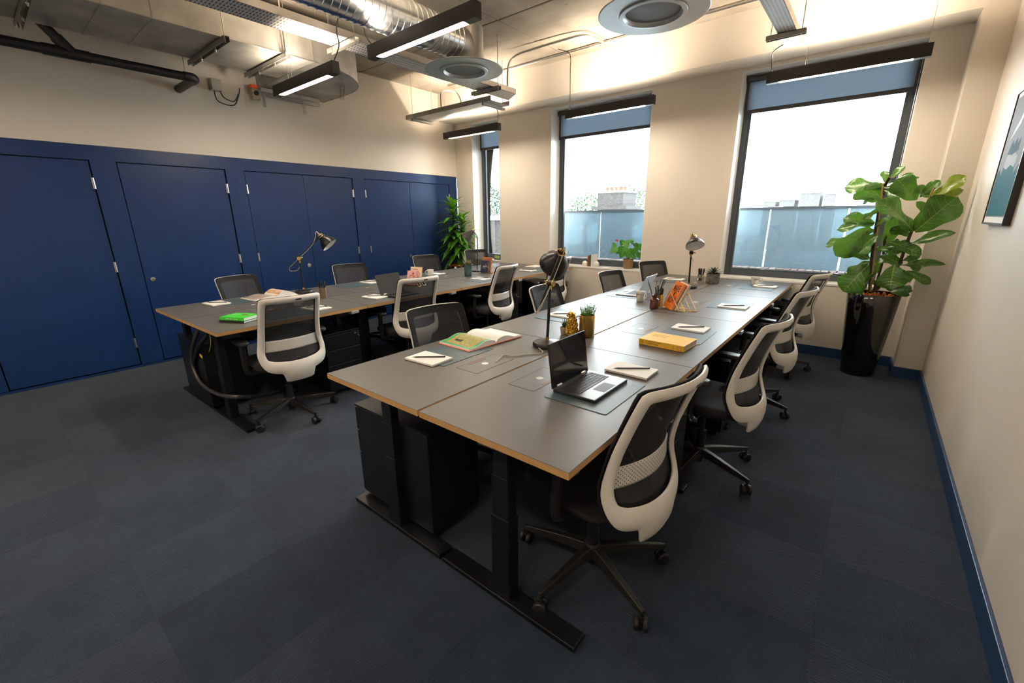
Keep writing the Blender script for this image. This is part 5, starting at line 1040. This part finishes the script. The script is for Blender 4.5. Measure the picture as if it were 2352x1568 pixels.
# ------------------------------------------------------------------ dracaena in the far corner
DC = Vector((-5.44, 5.22, 0))
t = empty('round_planter', DC, 0, 'low black planter in the far corner by the cupboards', 'planter')
MB().lathe([(0, 0), (.17, 0), (.18, .01), (.20, .35), (.205, .715), (.20, .72), (.19, .715), (.188, .68), (0, .678)], n=40).build('planter_shell', M_blkgloss, t, smooth=50)
ch = MB()
for i in range(120):
    a = rnd.uniform(0, 6.28); r = .185*math.sqrt(rnd.random()); ch.ico((r*math.cos(a), r*math.sin(a), .70+rnd.uniform(-.005, .05)*(1-r*3)), rnd.uniform(.012, .024), 1, (1, .7, .6), .15)
ch.build('bark_chips', M_chips, t, kind='stuff')
PD = DC+Vector((0, 0, .70)); t = empty('corner_dracaena', PD, 0, 'bushy green dracaena with strap leaves in the far corner', 'plant')
SM = [leaf_mesh('leaf', [(0, .03), (.15, .075), (.45, .09), (.75, .06), (1, 0)], M_leaf2, dr, .5, .01, 4, 10, i) for i, dr in enumerate((.35, .6, .9))]
for cx, cy, top, n0 in ((-.03, -.02, 1.02, 66), (.07, .05, .78, 56), (-.08, .06, .46, 46)):
    MB().tube(bez([(cx*.5, cy*.5, -.02), (cx, cy, top*.5), (cx*1.2, cy*1.1, top)], 5), .016, 8).build('cane', M_bark, t, smooth=True)
    for i in range(n0):
        k = i/n0; z = top*(.30+.70*k) if top > .5 else top*(.25+.75*k); a = i*2.4; el = .15+.95*k**2.2; L = .31-.06*k+rnd.uniform(-.03, .03)
        d = Vector((math.cos(a)*math.cos(el), math.sin(a)*math.cos(el), math.sin(el)))*L; b0 = Vector((cx*(1+.2*k), cy*(1+.1*k), z))
        tip = b0+d
        lim = .30
        if tip.x < -lim: tip.x = -lim
        if tip.y > .36: tip.y = .36
        if tip.x > .29: tip.x = .29
        leaf_obj(SM[i % 3], t, b0, tip, (0, 0, 1) if el < 1 else (math.cos(a)*-1, -math.sin(a), .3), 1.8)
# ------------------------------------------------------------------ anthurium on the middle sill
AC = PX(1442, 619, z=.79); AC.y = min(AC.y, 5.78); AC = Vector((PX(1442, 615, y=5.745).x, 5.745, .791))
t = empty('plant_pot', AC, 0, 'brown glazed plant pot on the middle window sill', 'plant pot'); M_brownpot = mat('brown_glazed_pot', (.30, .17, .08), .45, noise=.2, nscale=70)
MB().lathe([(0, 0), (.058, 0), (.063, .006), (.070, .125), (.070, .135), (.064, .135), (.06, .11), (0, .108)], n=32).build('pot_shell', M_brownpot, t, smooth=50)
MB().cyl((0, 0, .108), (0, 0, .118), .060, n=24).build('soil', M_bark, t)
A2 = AC+Vector((0, 0, .118)); t = empty('anthurium', A2, 0, 'green anthurium with one red flower on the middle window sill', 'plant'); q = lambda p: Vector(p)-A2
HM = [leaf_mesh('leaf', [(0, .10), (.06, .30), (.2, .40), (.4, .36), (.7, .20), (.9, .07), (1, 0)], M_leaf3, .15, .3, .02, 6, 9, i, M_vein) for i in range(2)]
Y = lambda X, Y_, off=0: PV(1260+X/6.03, 380+Y_/6.03, AC, off)
for i, (x0, y0, x1, y1, off) in enumerate(((925, 1075, 880, 1140, 0), (945, 1130, 855, 1220, -.03), (1030, 1030, 1000, 1120, .04), (1060, 1120, 990, 1290, -.06), (1080, 1180, 1100, 1290, -.10), (1100, 1060, 1160, 1020, .05), (1150, 1040, 1170, 1100, -.04), (1200, 1070, 1215, 1150, 0), (1180, 1140, 1240, 1240, -.06), (1130, 1220, 1220, 1290, -.08), (1255, 1080, 1290, 1180, .03), (1250, 1200, 1260, 1300, -.03), (1050, 1080, 1110, 1030, .08), (1000, 1150, 930, 1230, .02), (1110, 1110, 1020, 1060, -.02), (1160, 1190, 1090, 1150, .05), (1200, 1250, 1180, 1300, -.08), (1220, 1110, 1285, 1110, .07))):
    off *= .7; b0, t0 = q(Y(x0, y0, off)), q(Y(x1, y1, off*1.2))
    for p in (b0, t0): p.y = min(p.y, .095)
    MB().tube(bez([(0, 0, -.01), b0*.5+Vector((0, 0, .03)), b0], 5), .0018, 5).build('stalk', M_leaf3, t)
    leaf_obj(HM[i % 2], t, b0, t0, (CAM-A2).normalized()*.8+Vector((rnd.uniform(-.3, .3), rnd.uniform(-.2, .2), .5)), 1.15)
fb = q(Y(945, 1050)); MB().tube(bez([(0, 0, 0), q(Y(1000, 1150)), fb], 6), .0016, 5).build('flower_stalk', M_leaf3, t); FM = leaf_mesh('flower', [(0, .2), (.1, .42), (.4, .42), (.8, .18), (1, 0)], mat('red_spathe', (.55, .008, .02), .25), .1, .3, .01, 6, 8, 3); leaf_obj(FM, t, fb, q(Y(950, 1020)), (CAM-A2).normalized()+Vector((0, 0, .3)), 1.6, 'flower')
# ------------------------------------------------------------------ books and bookends on the middle sill
SX = PX(1358, 610, y=5.72).x; z0 = .7905
bk = [(.016, .150, 'rust red paperback first from the left on the middle sill', (.45, .07, .03)), (.015, .158, 'dark olive book second on the middle sill', (.05, .10, .04)), (.020, .165, 'dark green book in the middle of the sill row', (.03, .12, .05)), (.022, .165, 'grey book right of the green one on the sill', (.40, .38, .35))]
x = SX-.055
for i, (w, h, lab, c) in enumerate(bk):
    slab_book((x, 5.70, z0), (0, 0, h), (0, .11, 0), (w, 0, 0), mat('sill_cover_%d' % i, c, .5), M_paper, 'sill_book', lab, 'books on the middle sill'); x += w+.0015
slab_book((x, 5.665, z0), (0, 0, .175), (.02, .12, 0), (.02, 0, 0), M_paper, M_cream, 'white_book', 'white book with a blue drop on the middle sill', 'books on the middle sill')
for s, lab, xx in ((-1, 'white ball bookend left of the books on the middle sill', SX-.055-.042), (1, 'white ball bookend right of the books on the middle sill', x+.072)):
    o = MB().ico((0, 0, .039), .040, 3).cyl((0, 0, 0), (0, 0, .008), .028, n=24).build('ball_bookend', mat('white_plaster', (.80, .78, .74), .5) if 'white_plaster' not in MATS else MATS['white_plaster'], smooth=True, label=lab, cat='bookend', group='ball bookends'); o.location = (xx, 5.70, z0)
# ------------------------------------------------------------------ small pots on the near bench
def herb(base, r, h, n, seed, parent, m, spread=1.0):
    rnd = random.Random(seed); S = MB(); B = MB()
    for i in range(n):
        a = rnd.uniform(0, 6.28); rr = r*math.sqrt(rnd.random())*.8; p0 = Vector((rr*math.cos(a), rr*math.sin(a), 0)); d = Vector((math.cos(a)*rr/r*.45*spread+rnd.uniform(-.2, .2), math.sin(a)*rr/r*.45*spread+rnd.uniform(-.2, .2), 1)).normalized(); L = h*rnd.uniform(.5, 1); S.cyl(p0, p0+d*L, .0009, .0005, 4)
        for k in range(14):
            p = p0+d*L*(.25+.75*k/13); e = Vector((rnd.uniform(-1, 1), rnd.uniform(-1, 1), rnd.uniform(-.2, .8))).normalized(); f = e.orthogonal().normalized()*.0022; l = .0075; B.add([p, p+e*l*.5+f, p+e*l, p+e*l*.5-f], [(0, 1, 2, 3)])
    S.build('stems', m, parent, kind='stuff'); B.build('tiny_leaves', m, parent, kind='stuff')
BP = D(1347, 772)
t = empty('brass_planter', BP+Vector((0, 0, .0008)), 0, 'brushed brass cylinder planter beside the gold poodle', 'plant pot')
MB().lathe([(0, 0), (.0475, 0), (.0485, .001), (.0485, .139), (.0465, .139), (.0465, .118), (0, .116)], n=48).build('planter_shell', M_brass, t, smooth=50); MB().cyl((0, 0, .116), (0, 0, .122), .046, n=32).build('soil', M_bark, t)
t = empty('herb_plant', BP+Vector((0, 0, .1225)), 0, 'fine leaved green herb in the brass planter', 'plant'); M_herb = mat('herb_green', (.10, .24, .03), .6, noise=.3, nscale=80); herb(BP, .045, .085, 60, 4, t, M_herb)
CP = D(1296, 768)
t = empty('small_clay_pot', CP+Vector((0, 0, .0008)), 0, 'small pale clay pot left of the gold poodle', 'plant pot'); MB().lathe([(0, 0), (.019, 0), (.022, .003), (.028, .046), (.0285, .050), (.025, .050), (.024, .04), (0, .039)], n=28).build('pot_shell', mat('pale_clay', (.45, .34, .26), .8), t, smooth=50); MB().cyl((0, 0, .039), (0, 0, .042), .024, n=20).build('soil', M_bark, t)
t = empty('spiky_succulent', CP+Vector((0, 0, .0425)), 0, 'spiky dark green succulent in the small clay pot', 'plant'); SPK = leaf_mesh('leaf', [(0, .07), (.3, .06), (1, 0)], mat('succulent_dark_green', (.02, .07, .035), .4), -.1, .6, 0, 4, 6, 1)
for i in range(15):
    a = i*2.4; el = .75+.6*(i/15); L = .055+.02*(i/15); leaf_obj(SPK, t, (.006*math.cos(a), .006*math.sin(a), 0), Vector((math.cos(a)*math.cos(el)*L, math.sin(a)*math.cos(el)*L, math.sin(el)*L)), (-math.cos(a), -math.sin(a), .5), 1.0)
# gold poodle figure: a curly seated dog seen from behind, head turned left
PP = D(1313, 772); f = CR.copy(); f.z = 0; f.normalize(); bk_ = Vector((CW.x, CW.y, 0)).normalized()
t = empty('gold_poodle_figure', PP+Vector((0, 0, .0008)), 0, 'glossy gold curly poodle ornament sitting beside the brass planter', 'ornament')
mball = MB(); rnd = random.Random(8)
def blobs(c, r, sq, n=1):
    mball.ico(f*c[0]+bk_*c[1]+Vector((0, 0, c[2])), r, 3, sq, .03)
for c, r, sq in (((0, 0, .030), .036, (1.05, 1, .85)), ((0, 0, .060), .034, (1, .9, 1)), ((.0, .004, .090), .028, (1, .9, 1)), ((-.002, .006, .112), .020, (1, 1, 1.1)), ((-.006, .006, .138), .022, (1, 1, 1)), ((-.024, .004, .132), .010, (1.3, .8, .8)), ((.010, -.002, .130), .012, (.8, .9, 1.7)), ((-.010, .020, .130), .012, (.8, .8, 1.7)), ((-.028, -.008, .026), .020, (.8, 1, 1.25)), ((.028, -.008, .026), .020, (.8, 1, 1.25)), ((-.02, .022, .03), .012, (.8, .8, 2.2)), ((.014, .024, .03), .012, (.8, .8, 2.2)), ((0, -.03, .012), .011, (1, 1.4, .9))): blobs(c, r, sq)
for i in range(240):                                                     # curls
    z = rnd.uniform(.008, .115); rr = .036*(1-((z-.035)/.11)**2*.55) if z > .035 else .034; a = rnd.uniform(0, 6.28); mball.ico(f*(rr*math.cos(a)*1.02)+bk_*(rr*math.sin(a)*.92)+Vector((0, 0, z)), rnd.uniform(.0035, .006), 1, (1, 1, 1), .1)
b = mball.build('poodle_body', M_goldleaf, t, smooth=180); rm = b.modifiers.new('merge', 'REMESH'); rm.mode = 'VOXEL'; rm.voxel_size = .0022; rm.use_smooth_shade = True
MB().ico(f*-.034+bk_*.0+Vector((0, 0, .134)), .004, 1).build('nose', M_goldleaf, t); MB().ico(f*-.020+bk_*-.014+Vector((0, 0, .142)), .003, 1).build('eye', M_ink, t)
# grey pot with succulent at the wall end
GP = D(1636, 650)
t = empty('concrete_pot', GP+Vector((0, 0, .0008)), 0, 'round grey concrete pot beside the mirror pen pot', 'plant pot'); MB().lathe([(0, 0), (.062, 0), (.068, .006), (.070, .105), (.066, .106), (.064, .09), (0, .088)], n=40).build('pot_shell', mat('grey_concrete_pot', (.24, .22, .19), .75, noise=.3, nscale=25), t, smooth=50); MB().cyl((0, 0, .088), (0, 0, .094), .063, n=28).build('soil', M_bark, t)
t = empty('rosette_succulent', GP+Vector((0, 0, .0945)), 0, 'grey green rosette succulent in the concrete pot', 'plant'); RS = leaf_mesh('leaf', [(0, .08), (.3, .13), (.6, .17), (.85, .12), (1, 0)], mat('grey_green_succulent', (.11, .12, .08), .45, noise=.2, nscale=20), .1, .5, 0, 4, 7, 2)
for i in range(34):
    a = i*2.4; k = i/34; el = .1+1.2*k**1.5; L = .12-.05*k; leaf_obj(RS, t, (0, 0, .005+.03*k), Vector((math.cos(a)*math.cos(el)*L, math.sin(a)*math.cos(el)*L, .02+math.sin(el)*L)), (0, 0, 1), .8)
# green glass vase with a small plant on the far bench
GV = D(1076, 634)
t = empty('green_glass_vase', GV+Vector((0, 0, .0008)), 0, 'dark green glass cylinder vase on the far bench', 'vase'); MB().lathe([(0, 0), (.040, 0), (.050, .012), (.052, .03), (.052, .150), (.049, .150), (.048, .02), (0, .016)], n=36).build('vase_shell', mat('green_tinted_glass', (.035, .085, .075), .08, spec=.6, coat=.5), t, smooth=50)
t = empty('vase_succulent', GV+Vector((0, 0, .10)), 0, 'pale green pointed succulent in the green vase', 'plant'); VS = leaf_mesh('leaf', [(0, .10), (.3, .12), (.7, .08), (1, 0)], mat('olive_succulent', (.16, .17, .05), .5, noise=.3, nscale=20), .1, .5, 0, 4, 6, 5)
for i in range(26):
    a = i*2.4; k = i/26; el = .55+.8*k; L = .085+rnd.uniform(-.01, .015); b0 = Vector((.015*math.cos(a), .015*math.sin(a), .02+.02*k)); leaf_obj(VS, t, b0, b0+Vector((math.cos(a)*math.cos(el)*L*.9, math.sin(a)*math.cos(el)*L*.9, math.sin(el)*L)), (0, 0, 1), 1.0)
# ------------------------------------------------------------------ cable hoses at the open end of the far bench
t = empty('cable_hose', (-3.98, 1.04, 0), 0, 'thick corrugated cable hoses looping down at the open end of the far bench', 'cable'); q = lambda u, v, y: PX(u, v, y=y)-Vector((-3.98, 1.04, 0))
M_hose = mat('ribbed_hose', (.10, .09, .085), .35, metal=.5); M_hoseb = mat('black_hose', (.015, .015, .016), .4)
a_ = bez([q(455, 758, .925), q(442, 800, .925), q(443, 840, .925), q(462, 880, .925), q(500, 905, .925), q(545, 911, .93), q(600, 908, 1.2), q(660, 895, 1.5)], 6); b_ = bez([q(478, 768, .938), q(455, 800, .938), q(447, 835, .938), q(458, 875, .938), q(492, 900, .938), q(545, 912, .945), q(620, 905, 1.3), q(680, 888, 1.6)], 6)
for pts, m in ((a_, M_hose), (b_, M_hoseb)):
    for p in pts: p.z = max(p.z, .02)
    MB().tube(pts, .0135, 10).build('hose', m, t, smooth=True)
MB().tube(bez([q(482, 768, .92), q(484, 790, .92), q(480, 808, .92)], 5), .0025, 6).build('earth_wire', plain('earth_wire', (.45, .42, .04), .5), t)
o = q(462, 818, .905); MB().box(o, (.05, .004, .018), Matrix.Rotation(.3, 3, 'Y')).build('yellow_tag', plain('yellow_tag', (.80, .62, .02), .5), t)
